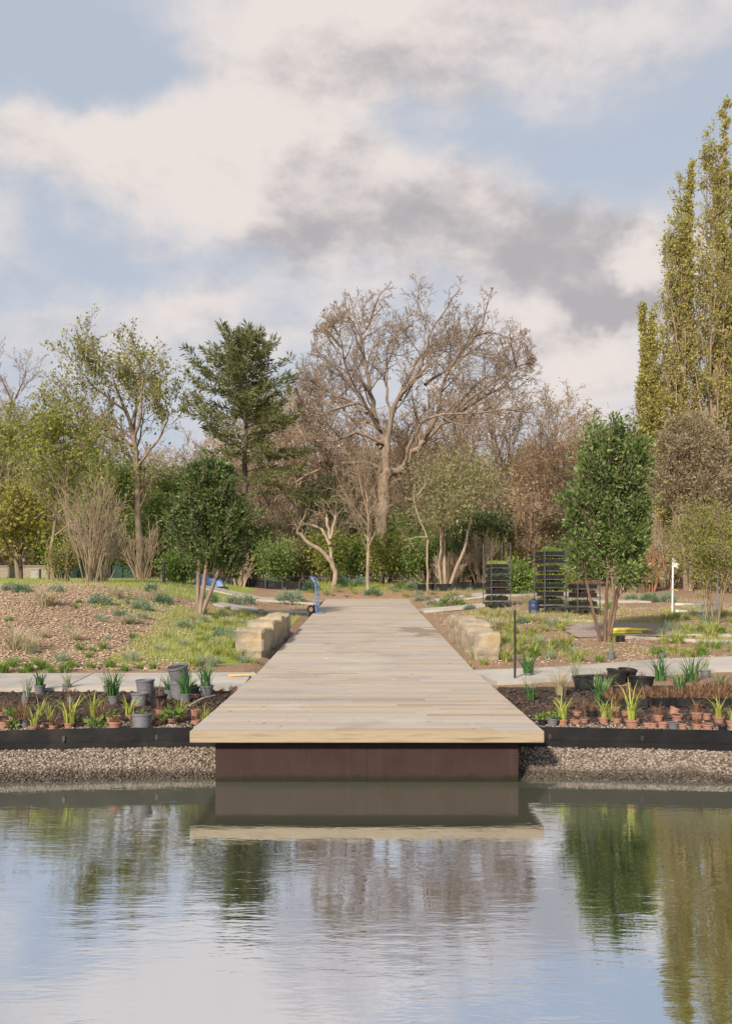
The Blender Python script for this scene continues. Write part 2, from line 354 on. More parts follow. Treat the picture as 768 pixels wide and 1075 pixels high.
mb = MB(); mb.add([(-45, -14, 0), (45, -14, 0), (45, 9.3, 0), (-45, 9.3, 0)], [(0, 1, 2, 3)])
tag(mb.build('pond_water', m, smooth=False), kind='structure')

# cross paths
def strip(name, pts, w, thick, mat, seg=1.2, lift=.05, gap=.006, kind='structure'):
    """flagged path: slabs following the ground along a polyline"""
    mb = MB(); P = [Vector(p) for p in pts]
    line = [P[0]]
    for a, bq in zip(P, P[1:]):
        n = max(1, int((bq-a).length/seg))
        line += [a.lerp(bq, (i+1)/n) for i in range(n)]
    for a, bq in zip(line, line[1:]):
        d = (bq-a).normalized(); nr = Vector((-d.y, d.x))
        q = [a+d*gap-nr*w/2, bq-d*gap-nr*w/2, bq-d*gap+nr*w/2, a+d*gap+nr*w/2]
        top = [(p.x, p.y, h(p.x, p.y)+lift) for p in q]; bot = [(p.x, p.y, h(p.x, p.y)+lift-thick) for p in q]
        mb.add(bot+top, [(3, 2, 1, 0), (4, 5, 6, 7), (0, 1, 5, 4), (1, 2, 6, 5), (2, 3, 7, 6), (3, 0, 4, 7)])
    o = mb.build(name, mat, bevel=.006)
    if kind: tag(o, kind=kind)
    return o
strip('stone_path', [(-1.66, 12.7), (-4, 12.62), (-8, 12.5), (-16, 12.0)], 1.5, .09, MT['slab'], 1.6)
strip('stone_path', [(1.66, 13.1), (3, 13.4), (5, 13.95), (7, 14.35), (12, 14.85)], 1.2, .09, MT['slab'], 1.6)
strip('stone_path', [(-1.7, 27.6), (-3, 27.65), (-4.6, 27.7)], 1.2, .08, MT['slab'], 1.4)
strip('stone_path', [(1.7, 28.6), (4, 28.9), (9, 29.3)], 1.0, .08, MT['slab'], 1.4)
strip('stone_path', [(-1.7, 33.6), (-4, 33.6), (-6.2, 33.8)], 2.0, .08, MT['timber'], 2)
strip('stone_path', [(2.6, 34.0), (4.4, 34.0), (8.5, 34.2)], 2.4, .08, MT['slab'], 2)

# ---------------------------------------------------------------- deck
ZD, Y0, YB, Y1, SLOPE = .487, 8.19, 13.5, 35.5, .0242
def dz(y): return ZD+max(0, y-YB)*SLOPE
deck = empty('boardwalk', (0, Y0, 0), 0, 'long pale timber boardwalk running from the pond straight into the garden', 'boardwalk')
m, t, b = new_mat('deck boards')
co = N(t, 'ShaderNodeTexCoord').outputs['Object']
g = N(t, 'ShaderNodeNewGeometry').outputs['Random Per Island']
grain = NOISE(t, VM(t, 'ADD', VM(t, 'MULTIPLY', co, (1.1, 26, 9)), VM(t, 'MULTIPLY', N(t, 'ShaderNodeCombineXYZ', None, i0=g, i1=g, i2=g).outputs[0], (91, 17, 5))), 1.6, 7, .6)
bc = RAMP(t, g, [(0, (.27, .215, .165)), (.2, (.43, .365, .30)), (.42, (.38, .335, .295)), (.56, (.325, .32, .335)), (.70, (.46, .385, .30)), (.86, (.36, .265, .175)), (1, (.50, .45, .39))])
bc = MIX(t, MR(t, grain, .3, .7, 0, .55), bc, RAMP(t, grain, [(.3, (.20, .155, .12)), (.6, (.41, .36, .305)), (.8, (.53, .48, .42))]))
wet = NOISE(t, VM(t, 'MULTIPLY', co, (1.3, .8, 1)), 1.4, 6, .6)
wp = N(t, 'ShaderNodeVectorMath', {'operation': 'DISTANCE'}, i0=VM(t, 'MULTIPLY', co, (1, .42, 0)), i1=(1.25, (20.6-Y0)*.42, 0)).outputs['Value']
wetm = MR(t, M(t, 'MULTIPLY_ADD', wp, -.45, wet), .25, .36)
drym = MR(t, NOISE(t, VM(t, 'MULTIPLY', co, (.9, 1.6, 1)), 1.1, 6, .6),   .54, .72, 0, .30)
bc = MIX(t, drym, bc, (.53, .49, .44))
scf = MR(t, NOISE(t, VM(t, 'MULTIPLY', co, (1.6, 1.0, 1)), 2.1, 7, .68), .66, .72, 0, .6)
bc = MIX(t, scf, bc, (.62, .60, .57))
dirt = MR(t, NOISE(t, VM(t, 'ADD', co, (7, 3, 0)), .9, 7, .65), .52, .72, 0, .45)
bc = MIX(t, dirt, bc, (.22, .165, .115))
bc = MIX(t, M(t, 'MULTIPLY', wetm, .42), bc, (.15, .125, .10))
t.links.new(bc, b.inputs['Base Color'])
t.links.new(M(t, 'MULTIPLY_ADD', wetm, -.35, .62), b.inputs['Roughness']); b.inputs['Specular IOR Level'].default_value = .18
t.links.new(N(t, 'ShaderNodeBump', None, Strength=.25, Distance=.006, Height=grain).outputs[0], b.inputs['Normal'])
mb = MB(); y = 0.036
while y < Y1-Y0:
    bw = .140
    if abs(y-(10.95-Y0)) < .08: y += .022
    cuts = [-1.6]; x = -1.6+random.uniform(.7, 2.6)
    while x < 1.2: cuts.append(x); x += random.uniform(1.2, 2.8)
    cuts.append(1.6)
    for a, c2 in zip(cuts, cuts[1:]):
        za, zb = dz(Y0+y), dz(Y0+y+bw); j = random.uniform(-.0015, .0015)
        e0 = random.uniform(-.004, .004) if a == -1.6 else .0006; e1 = random.uniform(-.004, .004) if c2 == 1.6 else -.0006
        q = [(a+e0, y), (c2+e1, y), (c2+e1, y+bw), (a+e0, y+bw)]; zz = [za, za, zb, zb]
        mb.add([(p[0], p[1], z-.035+j) for p, z in zip(q, zz)]+[(p[0], p[1], z+j) for p, z in zip(q, zz)],
               [(3, 2, 1, 0), (4, 5, 6, 7), (0, 1, 5, 4), (1, 2, 6, 5), (2, 3, 7, 6), (3, 0, 4, 7)])
    y += bw+.004
link('deck_boards', mb.mesh('deck_boards', bevel=.0012), m, deck)
mb = MB(); mb.box((0, .0165, ZD-.052), (3.204, .033, .106)); mb.build('fascia_board', MT['fascia'], deck, bevel=.004)
mb = MB()
for sx in (-1, 1):
    pts = [(Y0+.036, 0), (YB, 0), (Y1, 0)]
    for (ya, _), (yb, _) in zip(pts, pts[1:]):
        x0, x1 = sx*1.555, sx*1.595
        q = [(x0, ya), (x1, ya), (x1, yb), (x0, yb)]
        mb.add([(p[0], p[1]-Y0, dz(p[1])-.105) for p in q]+[(p[0], p[1]-Y0, dz(p[1])-.038) for p in q],
               [(3, 2, 1, 0), (4, 5, 6, 7), (0, 1, 5, 4), (1, 2, 6, 5), (2, 3, 7, 6), (3, 0, 4, 7)])
mb.build('side_board', MT['fascia'], deck)
mb = MB(); mb.box((-.697, 1.8, -.16), (1.386, 3.36, 1.08)); mb.box((.697, 1.8, -.16), (1.386, 3.36, 1.08)); mb.box((0, 1.8, -.16), (.02, 3.35, 1.078))
mb.build('base_panel', MT['plinth'], deck, bevel=.004)

# black pond edging
def edging(x0, x1, label):
    o = empty('pond_edging', (x0, float(shore(x0)), 0), 0, label, 'edging')
    for name, zb, zt, th, dy in (('top_board', .245, .385, .045, 0), ('lower_liner', .02, .258, .012, -.03)):
        mb = MB(); n = 60
        A = []
        for i in range(n+1):
            x = x0+(x1-x0)*i/n; y = float(shore(x))+dy
            wob = .014*noise.noise((x*3.1, zb*9, 1)) if dy else .009*noise.noise((x*.9, 0, 5))+.003*noise.noise((x*5, 0, 8))
            A.append([(x-x0, y+wob-float(shore(x0)), zb), (x-x0, y+wob*2.0-float(shore(x0)), zt+wob*.6), (x-x0, y+th+wob*2-float(shore(x0)), zt+wob*.6), (x-x0, y+th-float(shore(x0)), zb)])
        vs = [p for a in A for p in a]
        fs = [(i*4+j, i*4+(j+1) % 4, i*4+4+(j+1) % 4, i*4+4+j) for i in range(n) for j in range(4)]+[(0, 1, 2, 3), (n*4+3, n*4+2, n*4+1, n*4)]
        mb.add(vs, fs); ob = mb.build(name, MT['black'], o)
    for i in range(9):
        x = x0+(x1-x0)*(i+.35)/9; y = float(shore(x))-float(shore(x0)); mb = MB()
        mb.box((x-x0, y-.006, .30), (.028, .012, .045)); mb.box((x-x0, y-.012, .272), (.014, .012, .014)); mb.build('bracket', MT['darksteel'], o, bevel=.002)
edging(-9.5, -1.5, 'black timber pond edging holding the soil left of the boardwalk')
edging(1.5, 9.5, 'black timber pond edging holding the soil right of the boardwalk')

# ---------------------------------------------------------------- scatter: pebbles, mulch chips, soil clods, short grass
ico = None
def lumps(name, pts, size, mat, flat=.6, sub=1, elong=1.0, seed=1):
    bm = bmesh.new(); bmesh.ops.create_icosphere(bm, subdivisions=sub, radius=1)
    bv = np.array([v.co[:] for v in bm.verts]); bf = np.array([[v.index for v in f.verts] for f in bm.faces]); bm.free()
    r = np.random.default_rng(seed); n = len(pts)
    sz = size*r.uniform(.5, 1.25, n)
    sc = np.stack([sz*elong*r.uniform(.8, 1.3, n), sz*r.uniform(.7, 1.1, n), sz*flat*r.uniform(.6, 1.2, n)], -1)
    P = bv[None]*(1+r.uniform(-.15, .15, (n, len(bv), 1)))*sc[:, None]
    th = r.uniform(0, 6.283, n); tl = r.normal(0, .35, n)
    c, s = np.cos(tl), np.sin(tl)
    P = np.stack([P[..., 0], P[..., 1]*c[:, None]-P[..., 2]*s[:, None], P[..., 1]*s[:, None]+P[..., 2]*c[:, None]], -1)
    c, s = np.cos(th), np.sin(th)
    P = np.stack([P[..., 0]*c[:, None]-P[..., 1]*s[:, None], P[..., 0]*s[:, None]+P[..., 1]*c[:, None], P[..., 2]], -1)+np.asarray(pts)[:, None]
    V = P.reshape(-1, 3); Fc = (bf[None]+np.arange(n)[:, None, None]*len(bv)).reshape(-1, 3)
    me = bpy.data.meshes.new(name); m = len(Fc)
    me.vertices.add(len(V)); me.vertices.foreach_set('co', V.astype(np.float32).ravel())
    me.loops.add(m*3); me.loops.foreach_set('vertex_index', Fc.astype(np.int32).ravel())
    me.polygons.add(m); me.polygons.foreach_set('loop_start', np.arange(m, dtype=np.int32)*3)
    me.polygons.foreach_set('use_smooth', np.full(m, True, bool)); me.update(calc_edges=True)
    return tag(link(name, me, mat), kind='stuff')
wt = MT['gravelm'].node_tree; wb = wt.nodes['Principled BSDF']; src = wb.inputs['Base Color'].links[0].from_socket
wz = MR(wt, M(wt, 'MULTIPLY_ADD', NOISE(wt, N(wt, 'ShaderNodeTexCoord').outputs['Object'], 2.5, 3), -.07, N(wt, 'ShaderNodeSeparateXYZ', None, i0=N(wt, 'ShaderNodeTexCoord').outputs['Object']).outputs[2]), .0, .06)
wt.links.new(MIX(wt, wz, VM(wt, 'MULTIPLY', src, (.30, .285, .27)), src), wb.inputs['Base Color'])
wt.links.new(MR(wt, wz, 0, 1, .3, .8), wb.inputs['Roughness'])
r = np.random.default_rng(3)
x = r.uniform(1.38, 5.0, 34000)*r.choice([-1, 1], 34000); s = r.uniform(-.72, .0, 34000); y = shore(x)+s
lumps('gravel', np.stack([x, y, H(x, y)+r.uniform(-.004, .010, 34000)], -1), .0145, MT['gravelm'], .65, 1, seed=4)
x = r.uniform(1.55, 5.4, 4500)*r.choice([-1, 1], 4500); s = np.abs(r.normal(.06, .26, 4500))+.03; y = shore(x)+s
lumps('gravel', np.stack([x, y, H(x, y)+r.uniform(-.004, .01, 4500)], -1), .015, MT['gravelm'], .65, 1, seed=5)
x = r.uniform(1.65, 8.0, 5000)*r.choice([-1, 1], 5000); y = r.uniform(9.2, 12.1, 5000)
lumps('soil_clods', np.stack([x, y, H(x, y)+r.uniform(-.01, .015, 5000)], -1), .030, MT['clod'], .7, 1, seed=6)
x = r.uniform(-14, -2.6, 42000); y = 14+12.5*r.random(42000)**1.3; k = r.random(42000) < sm(-2.6, -5.5, x)+.15
x, y = x[k], y[k]; lumps('wood_mulch', np.stack([x, y, H(x, y)+r.uniform(-.008, .02, len(x))], -1), .024, MT['chips'], .4, 1, 1.5, seed=7)
x = r.uniform(1.9, 14, 9000); y = r.uniform(14.5, 26, 9000); k = (y-H(x*0, y)*0 > 14.2+.17*(x-2))
x, y = x[k], y[k]; lumps('wood_mulch', np.stack([x, y, H(x, y)+r.uniform(-.008, .015, len(x))], -1), .024, MT['chips'], .4, 1, 1.5, seed=8)

# ---------------------------------------------------------------- foliage generators
def leaf_arrays(P, size, aspect=.5, r=None, up=.0, D=None, jit=1.0):
    n = len(P); d = r.normal(size=(n, 3))*jit
    if D is not None: d = d+D
    d[:, 2] += up; d /= np.linalg.norm(d, axis=1, keepdims=True)+1e-9
    s = np.cross(d, r.normal(size=(n, 3))); s /= np.linalg.norm(s, axis=1, keepdims=True)+1e-9
    L = (size*r.uniform(.45, 1.5, n))[:, None]; Wd = L*aspect*.5; nn = np.cross(d, s)
    V = np.stack([P, P+d*L*.45+s*Wd+nn*L*.08, P+d*L, P+d*L*.45-s*Wd+nn*L*.08], 1).reshape(-1, 3)
    return V
def leaf_mesh(name, P, size, aspect=.5, seed=0, up=0., D=None, jit=1.0):
    V = leaf_arrays(np.asarray(P, float), size, aspect, np.random.default_rng(seed), up, D, jit)
    return np_mesh(name, V, np.arange(len(V)).reshape(-1, 4))
def blade_arrays(n, hgt, spread, width, lean, droop, r, rbase=.03, seg=3):
    a = r.uniform(0, 6.283, n); rb = rbase*np.sqrt(r.random(n))
    base = np.stack([rb*np.cos(a), rb*np.sin(a), np.zeros(n)], -1)
    a2 = a+r.normal(0, .6, n); ln = np.abs(r.normal(lean, lean*.45, n)); L = hgt*r.uniform(.5, 1.15, n)
    o = np.stack([np.cos(a2), np.sin(a2), np.zeros(n)], -1); sd_ = np.stack([-np.sin(a2), np.cos(a2), np.zeros(n)], -1)
    pts = []; p = base.copy(); ang = ln*.4
    pts.append(p)
    for i in range(seg):
        dv = o*np.sin(ang)[:, None]+np.array([0, 0, 1.])*np.cos(ang)[:, None]
        p = p+dv*(L/seg)[:, None]; pts.append(p); ang = ang+ln*.5+droop*r.uniform(.3, 1, n)
    V = []
    for i, p in enumerate(pts):
        wv = width*(1-.92*(i/seg)**1.6)*.5; V += [p-sd_*wv, p+sd_*wv]
    V = np.stack(V, 1); k = V.shape[1]
    q = np.array([[2*i, 2*i+1, 2*i+3, 2*i+2] for i in range(seg)])
    Q = (q[None]+np.arange(n)[:, None, None]*k).reshape(-1, 4)
    return V.reshape(-1, 3), Q
def tuft_mesh(name, n, hgt, width, lean, droop, rbase, seed, seg=3):
    V, Q = blade_arrays(n, hgt, 0, width, lean, droop, np.random.default_rng(seed), rbase, seg); return np_mesh(name, V, Q)

class Sk:
    def __init__(s): s.br = {}; s.tips = []; s.tdir = []
    def add(s, lv, pts, rad): s.br.setdefault(lv, []).append((pts, rad))
def grow(sk, p, d, L, r, lv, P, R, env=None):
    ns = P['seg'][lv]; st = L/ns; pts = [p.copy()]; d = d.normalized(); dirs = [d.copy()]
    gn, tr = P['gnarl'][lv], P['trop'][lv]
    for i in range(ns):
        d = d+Vector((R.gauss(0, gn), R.gauss(0, gn), R.gauss(0, gn)+tr)); d.normalize()
        q = pts[-1]+d*st
        if env and i > 0 and not (lv == 0 and P.get('free0')) and not env(q): break
        pts.append(q); dirs.append(d.copy())
    k = len(pts)
    if k < 2: return
    tip = P['tip'][lv]
    rad = [max(r*(1-(1-tip)*i/(k-1)), P['rmin']) for i in range(k)]
    sk.add(lv, pts, rad)
    if lv < P['max']:
        n = P['n'][lv]; n = max(1, int(round(n*R.uniform(.75, 1.25)))); a0 = R.uniform(0, 6.28); t0 = P['start'][lv]
        for j in range(n):
            tt = t0+(1-t0)*(j+R.random()*.8)/n; f = min(tt, .999)*(k-1); i = int(f); q = pts[i].lerp(pts[i+1], f-i); dd = dirs[i+1]
            ang = P['ang'][lv]*R.uniform(.7, 1.3); a = a0+j*2.4
            o = dd.orthogonal().normalized(); o = Matrix.Rotation(a, 3, dd) @ o
            nd = dd*math.cos(ang)+o*math.sin(ang)
            nd.z += P.get('lift', [0]*9)[lv]
            prof = P['prof'][lv](tt) if 'prof' in P and P['prof'][lv] else (1-.45*tt)
            grow(sk, q, nd, L*P['ratio'][lv]*prof*R.uniform(.75, 1.2), max(rad[i]*P.get('rr', .6), P['rmin']), lv+1, P, R, env)
    if lv >= P.get('tiplv', P['max']):
        for q, dq in zip(pts[1:], dirs[1:]): sk.tips.append(q); sk.tdir.append(dq)
def tubes_mesh(name, branches, sides):
    VV = []; QQ = []; off = 0
    for pts, rad in branches:
        p = np.array([q[:] for q in pts]); k = len(p)
        d = np.gradient(p, axis=0); d /= np.linalg.norm(d, axis=1, keepdims=True)+1e-9
        ref = np.array([.31, .77, .17]) if abs(d[0][2]) > .6 else np.array([.05, .1, 1.])
        a = np.cross(d, ref); a /= np.linalg.norm(a, axis=1, keepdims=True)+1e-9; b_ = np.cross(d, a)
        th = np.arange(sides)*2*np.pi/sides
        ring = p[:, None]+(a[:, None]*np.cos(th)[None, :, None]+b_[:, None]*np.sin(th)[None, :, None])*np.array(rad)[:, None, None]
        VV.append(ring.reshape(-1, 3))
        i = np.arange(k-1)[:, None]*sides; j = np.arange(sides)[None]; j2 = (j+1) % sides
        QQ.append(np.stack([i+j, i+j2, i+sides+j2, i+sides+j], -1).reshape(-1, 4)+off); off += k*sides
    return np_mesh(name, np.concatenate(VV), np.concatenate(QQ), True)
def finish_tree(name, base, sk, bark, twig, leaf, label, cat, group=None, split=2, nleaf=3, spread=.15, lsize=.1, asp=.55, seed=0, up=0., keep=1.0, useD=0.0, jit=1.0, sides=(8, 4), cname='crown'):
    o = empty(name, base, 0, label, cat, group)
    tr = [b for lv, bs in sk.br.items() if lv < split for b in bs]; tw = [b for lv, bs in sk.br.items() if lv >= split for b in bs]
    link('trunk', tubes_mesh('trunk', tr, sides[0]), bark, o)
    if leaf is None:
        if tw: link(cname, tubes_mesh('crown', tw, 3), twig, o)
    else:
        r = np.random.default_rng(seed); T = np.array([q[:] for q in sk.tips]); Dd = np.array([q[:] for q in sk.tdir])
        if keep < 1: k = r.random(len(T)) < keep; T, Dd = T[k], Dd[k]
        T = np.repeat(T, nleaf, 0); Dd = np.repeat(Dd, nleaf, 0)
        T = T+r.normal(0, spread, T.shape)
        cr = link(cname, leaf_mesh('crown', T, lsize, asp, seed, up, Dd*useD if useD else None, jit), leaf, o)
        if tw: link('twig', tubes_mesh('twig', tw, sides[1]-1 if sides[1] > 3 else 3), twig, o)
    return o
def ell(c, r_):
    c = Vector(c)
    return lambda q: ((q.x-c.x)/r_[0])**2+((q.y-c.y)/r_[1])**2+((q.z-c.z)/r_[2])**2 < 1
PP = dict(max=3, seg=[8, 6, 5, 4], gnarl=[.06, .13, .18, .2], trop=[.02, .04, .05, .04], n=[12, 8, 6, 0], start=[.3, .25, .2], ang=[.8, .75, .7], ratio=[.5, .5, .5], tip=[.25, .3, .3, .4], rmin=.006)
def PQ(**k): d = dict(PP); d.update(k); return d

# ---------------------------------------------------------------- trees
def px(u, v, d, base, dy=0.0): return Vector(((u-CX)*d/F-base.x, dy, topz(v, d)-base.z))

# great bare tree, limbs laid out one by one
R = random.Random(11); D = 42.0; B = at(402, D, .1); sk = Sk()
limbs = [  # (pixel polyline, depth at the end, radius start, end)
 ([(402, 616), (401, 560), (403, 512), (406, 492)], 0, .46, .36),
 ([(405, 500), (404, 470), (397, 446), (390, 420), (384, 385), (378, 352), (384, 338)], 1.2, .40, .07),
 ([(393, 436), (376, 424), (350, 434), (328, 441)], -1.2, .17, .05),
 ([(404, 466), (374, 456), (354, 468), (337, 470)], -2.0, .17, .05),
 ([(405, 480), (408, 452), (414, 426), (432, 404), (445, 378), (452, 352)], -1.0, .32, .05),
 ([(411, 440), (406, 405), (405, 370), (410, 346)], 2.4, .16, .04),
 ([(406, 496), (422, 492), (434, 474), (450, 458), (466, 441), (498, 420), (524, 404)], 1.4, .38, .06),
 ([(424, 488), (432, 462), (450, 443), (490, 440), (532, 440)], -2.2, .19, .05),
 ([(445, 462), (459, 430), (464, 404), (478, 380), (494, 362)], -1.5, .22, .05),
 ([(466, 441), (492, 410), (514, 390), (534, 384)], 2.5, .16, .04),
 ([(406, 498), (388, 488), (362, 489), (334, 497), (306, 516), (296, 528)], -2.5, .24, .05),
 ([(400, 470), (372, 440), (352, 410), (345, 378)], 3.0, .16, .04),
 ([(398, 450), (370, 406), (354, 364)], -3.0, .15, .04),
 ([(393, 440), (366, 420), (342, 406), (328, 402)], 1.5, .15, .04),
 ([(470, 438), (505, 412), (530, 398), (542, 396)], -2.6, .15, .04),
 ([(446, 404), (480, 376), (504, 356)], 2.0, .15, .04),
 ([(388, 410), (366, 380), (346, 352), (340, 338)], 1.2, .13, .04),
 ([(420, 420), (440, 368), (466, 350)], 3.2, .14, .04),
]
P = PQ(max=4, seg=[1, 7, 5, 4, 3], n=[0, 6, 5, 4, 0], start=[0, .2, .2, .2], ang=[0, .75, .75, .7, 0], ratio=[0, .5, .52, .55, 0], gnarl=[0, .16, .2, .2, .2], trop=[0, .03, .03, .03, .03], tip=[0, .3, .35, .4, .4], rmin=.0085, rr=.52)
env = ell(px(438, 408, D, B), (132*D/F, 5.4, 122*D/F))
for li, (pl, dep, r0, r1) in enumerate(limbs):
    k = len(pl); raw = [px(u, v, D, B, dep*(i/(k-1))) for i, (u, v) in enumerate(pl)]
    if li == 0: raw[0].z = -.1
    pts = []
    for i in range(k-1):                       # smooth the polyline
        p0, p1, p2, p3 = raw[max(i-1, 0)], raw[i], raw[i+1], raw[min(i+2, k-1)]
        for s_ in (0, .33, .66):
            pts.append(.5*((2*p1)+(p2-p0)*s_+(2*p0-5*p1+4*p2-p3)*s_*s_+(3*p1-p0-3*p2+p3)*s_**3))
    pts.append(raw[-1]); pts = [q+Vector((R.gauss(0, .05), R.gauss(0, .05), R.gauss(0, .03))) if 0 < i < len(pts)-1 else q for i, q in enumerate(pts)]
    m_ = len(pts); q_ = .78 if li == 0 else .55; rad = [q_*(r0+(r1-r0)*(i/(m_-1))**.8) for i in range(m_)]
    if li == 0: rad[0] *= 1.5; rad[1] *= 1.2
    sk.add(0, pts, rad)
    if li:
        tot = sum((b_-a_).length for a_, b_ in zip(pts, pts[1:])); nb = max(4, int(tot*1.75))
        for j in range(nb):
            f = (.32+.68*(j+R.random())/nb)*(m_-1); f = min(f, m_-1.001); i = int(f); q = pts[i].lerp(pts[i+1], f-i); dd = (pts[i+1]-pts[i]).normalized()
            o_ = Matrix.Rotation(R.uniform(0, 6.28), 3, dd) @ dd.orthogonal().normalized(); an = R.uniform(.5, 1.0)
            nd = dd*math.cos(an)+o_*math.sin(an)+Vector((0, 0, .25))
            grow(sk, q, nd, R.uniform(1.7, 3.2), max(rad[i]*.45, .03), 1, P, R, env)
        grow(sk, pts[-1], (pts[-1]-pts[-2]), 2.2, r1, 1, P, R, env)
finish_tree('bare_tree', B, sk, MT['bark_tan'], MT['twig'], None, 'great bare spreading tree with thick forked limbs, tallest behind the end of the boardwalk', 'tree', split=2, sides=(8, 3))

def simple_tree(name, u, d, vtop, P, R, bark, twig, leaf, label, env=None, lean=(0, 0), r0=.15, group=None, cat='tree', stems=None, **k):
    B = at(u, d, .06); Ht = topz(vtop, d)-B.z; sk = Sk()
    e = env(B, Ht) if env else None
    if stems is None: stems = [(0, 0, lean[0], lean[1], 1.0, 1.0)]
    for (sx, sy, lx, ly, hs, rs) in stems:
        grow(sk, Vector((sx, sy, 0)), Vector((lx, ly, 1)), Ht*hs*(.82 if env else 1), r0*rs, 0, P, R, e)
    return finish_tree(name, B, sk, bark, twig, leaf, label, cat, group, **k)
def pxell(u, v, ru, rv, d, depth=None):
    def f(B, Ht): return ell(px(u, v, d, B), (ru*d/F, depth or ru*d/F, rv*d/F))
    return f
def upto(e, z):       # the stem below the crown is always allowed
    def f(B, Ht):
        g = e(B, Ht); return lambda q: q.z < z*Ht or g(q)
    return f

# conifers
def conifer(u, d, vtop, vbot, half, label, seed, lean=0.0, name='conifer', skew=0):
    R = random.Random(seed); B = at(u, d, .06); Ht = topz(vtop, d)-B.z; hw = half*d/F; zb = topz(vbot, d)-B.z; sk = Sk(); up = Vector((0, 0, 1))
    n = 26; pts = [Vector((lean*Ht*(i/n)**1.3+.05*math.sin(i*1.3), .04*math.sin(i), Ht*i/n)) for i in range(n+1)]
    sk.add(0, pts, [max(.20*(1-i/n)**.9, .012) for i in range(n+1)])
    z = zb; k = 0
    while z < Ht*.99:
        tt = (z-zb)/(Ht-zb); i = min(int(z/Ht*n), n-1); q = pts[i].lerp(pts[i+1], z/Ht*n-i)
        for j in range(R.choice((2, 3, 4))):
            a = k*2.4+R.uniform(-.5, .5); k += 1
            L = hw*((1-tt)**.62*1.02+.05)*R.choice((.6, .85, 1.0, 1.1, 1.3))*R.uniform(.85, 1.12)*(1+skew*math.cos(a))
            el_ = .30+.55*tt+R.gauss(0, .12); m = 9; bp = [q.copy()]; bd = []
            for s_ in range(m):                                     # bough: rises, sags, lifts again at the tip
                f = s_/m; e2 = el_-.55*math.sin(f*math.pi*.9)*(1-tt*.6)+.35*f*f
                dv = Vector((math.cos(a)*math.cos(e2), math.sin(a)*math.cos(e2), math.sin(e2))); a += R.gauss(0, .05); bd.append(dv); bp.append(bp[-1]+dv*L/m)
            sk.add(1, bp, [max((.012+.03*(1-tt))*(1-s_/m), .006) for s_ in range(m+1)])
            nb = max(4, int(L*7.5))
            for w_ in range(nb):
                f = (.14+.86*(w_+R.random())/nb)*m; f = min(f, m-.01); s_ = int(f); p0 = bp[s_].lerp(bp[s_+1], f-s_); dv = bd[s_]; sd2 = dv.cross(up).normalized()*(1 if w_ % 2 else -1)
                dd = (dv*.75+sd2*R.uniform(.5, 1.0)+up*R.uniform(-.25, .25)).normalized(); bl = (.16+.36*L/max(hw, .1)*(1-f/m))*R.uniform(.7, 1.3)
                tw = [p0]
                for s2 in range(3):
                    dd = (dd+Vector((R.gauss(0, .08), R.gauss(0, .08), R.gauss(-.02, .08)))).normalized(); tw.append(tw[-1]+dd*bl/3); sk.tips.append(tw[-1]-dd*bl/6); sk.tdir.append(dd.copy())
                sk.add(2, tw, [.006, .005, .005, .004])
            sk.tips.append(bp[-1]); sk.tdir.append(bd[-1])
        z += (.12+.15*(1-tt))*R.uniform(.4, 1.7)
    return finish_tree(name, B, sk, MT['bark_dark'], MT['twig'], MT['l_conifer'], label, 'tree', split=1, nleaf=4, spread=.04, lsize=.23, asp=.22, seed=seed, useD=1.7, jit=.7, up=.1)
conifer(256, 40, 355, 520, 92, 'tall broad dark green conifer with layered ragged boughs and pointed top', 21, 0.012, skew=-.08)

# Lombardy poplars
def poplar(u, d, vtop, half, label, seed, nl=5):
    R = random.Random(seed)
    P = PQ(max=3, free0=1, seg=[18, 8, 5, 4], n=[66, 8, 5, 0], start=[.10, .15, .2], ang=[.34, .40, .5], ratio=[.24, .45, .45], gnarl=[.012, .05, .1, .14], trop=[.01, .10, .08, .06], tip=[.1, .3, .4, .5], rmin=.009, rr=.35, tiplv=2,
           prof=[lambda t_: (.55+1.0*math.sin(min(t_*1.15, 1)*math.pi*.62))*(1.06-t_*.78), None, None, None])
    B = at(u, d, .06); Ht = topz(vtop, d)-B.z; sk = Sk()
    hw = half*d/F
    e = lambda q: q.z < Ht*.12 or (abs(q.x) < .3 and abs(q.y) < .3) or (abs(q.x) < hw*(1.12-1.0*(q.z/Ht)**2.0)*(1+.6*noise.noise((q.z*.55, seed, 0))) and abs(q.y) < hw*(1.1-.9*(q.z/Ht)**1.7))
    grow(sk, Vector((0, 0, 0)), Vector((0, 0, 1)), Ht, .38, 0, P, R, e)
    return finish_tree('poplar_tree', B, sk, MT['bark_tan'], MT['twig_tan'], MT['l_poplar'], label, 'tree', 'lombardy poplars at the right edge', split=1, nleaf=nl+4, spread=.10, lsize=.10, asp=.8, seed=seed, keep=.36)
poplar(746, 44, 108, 34, 'tallest golden green columnar poplar at the right edge of the picture', 31, 5)
poplar(710, 45, 172, 28, 'narrower columnar poplar with thinning leaves, left of the tallest poplar', 32, 4)
poplar(780, 46, 190, 26, 'columnar poplar cut off by the right picture edge behind the tallest poplar', 33, 5)
poplar(688, 46.5, 320, 24, 'shortest poplar at the left foot of the poplar clump', 34, 4)

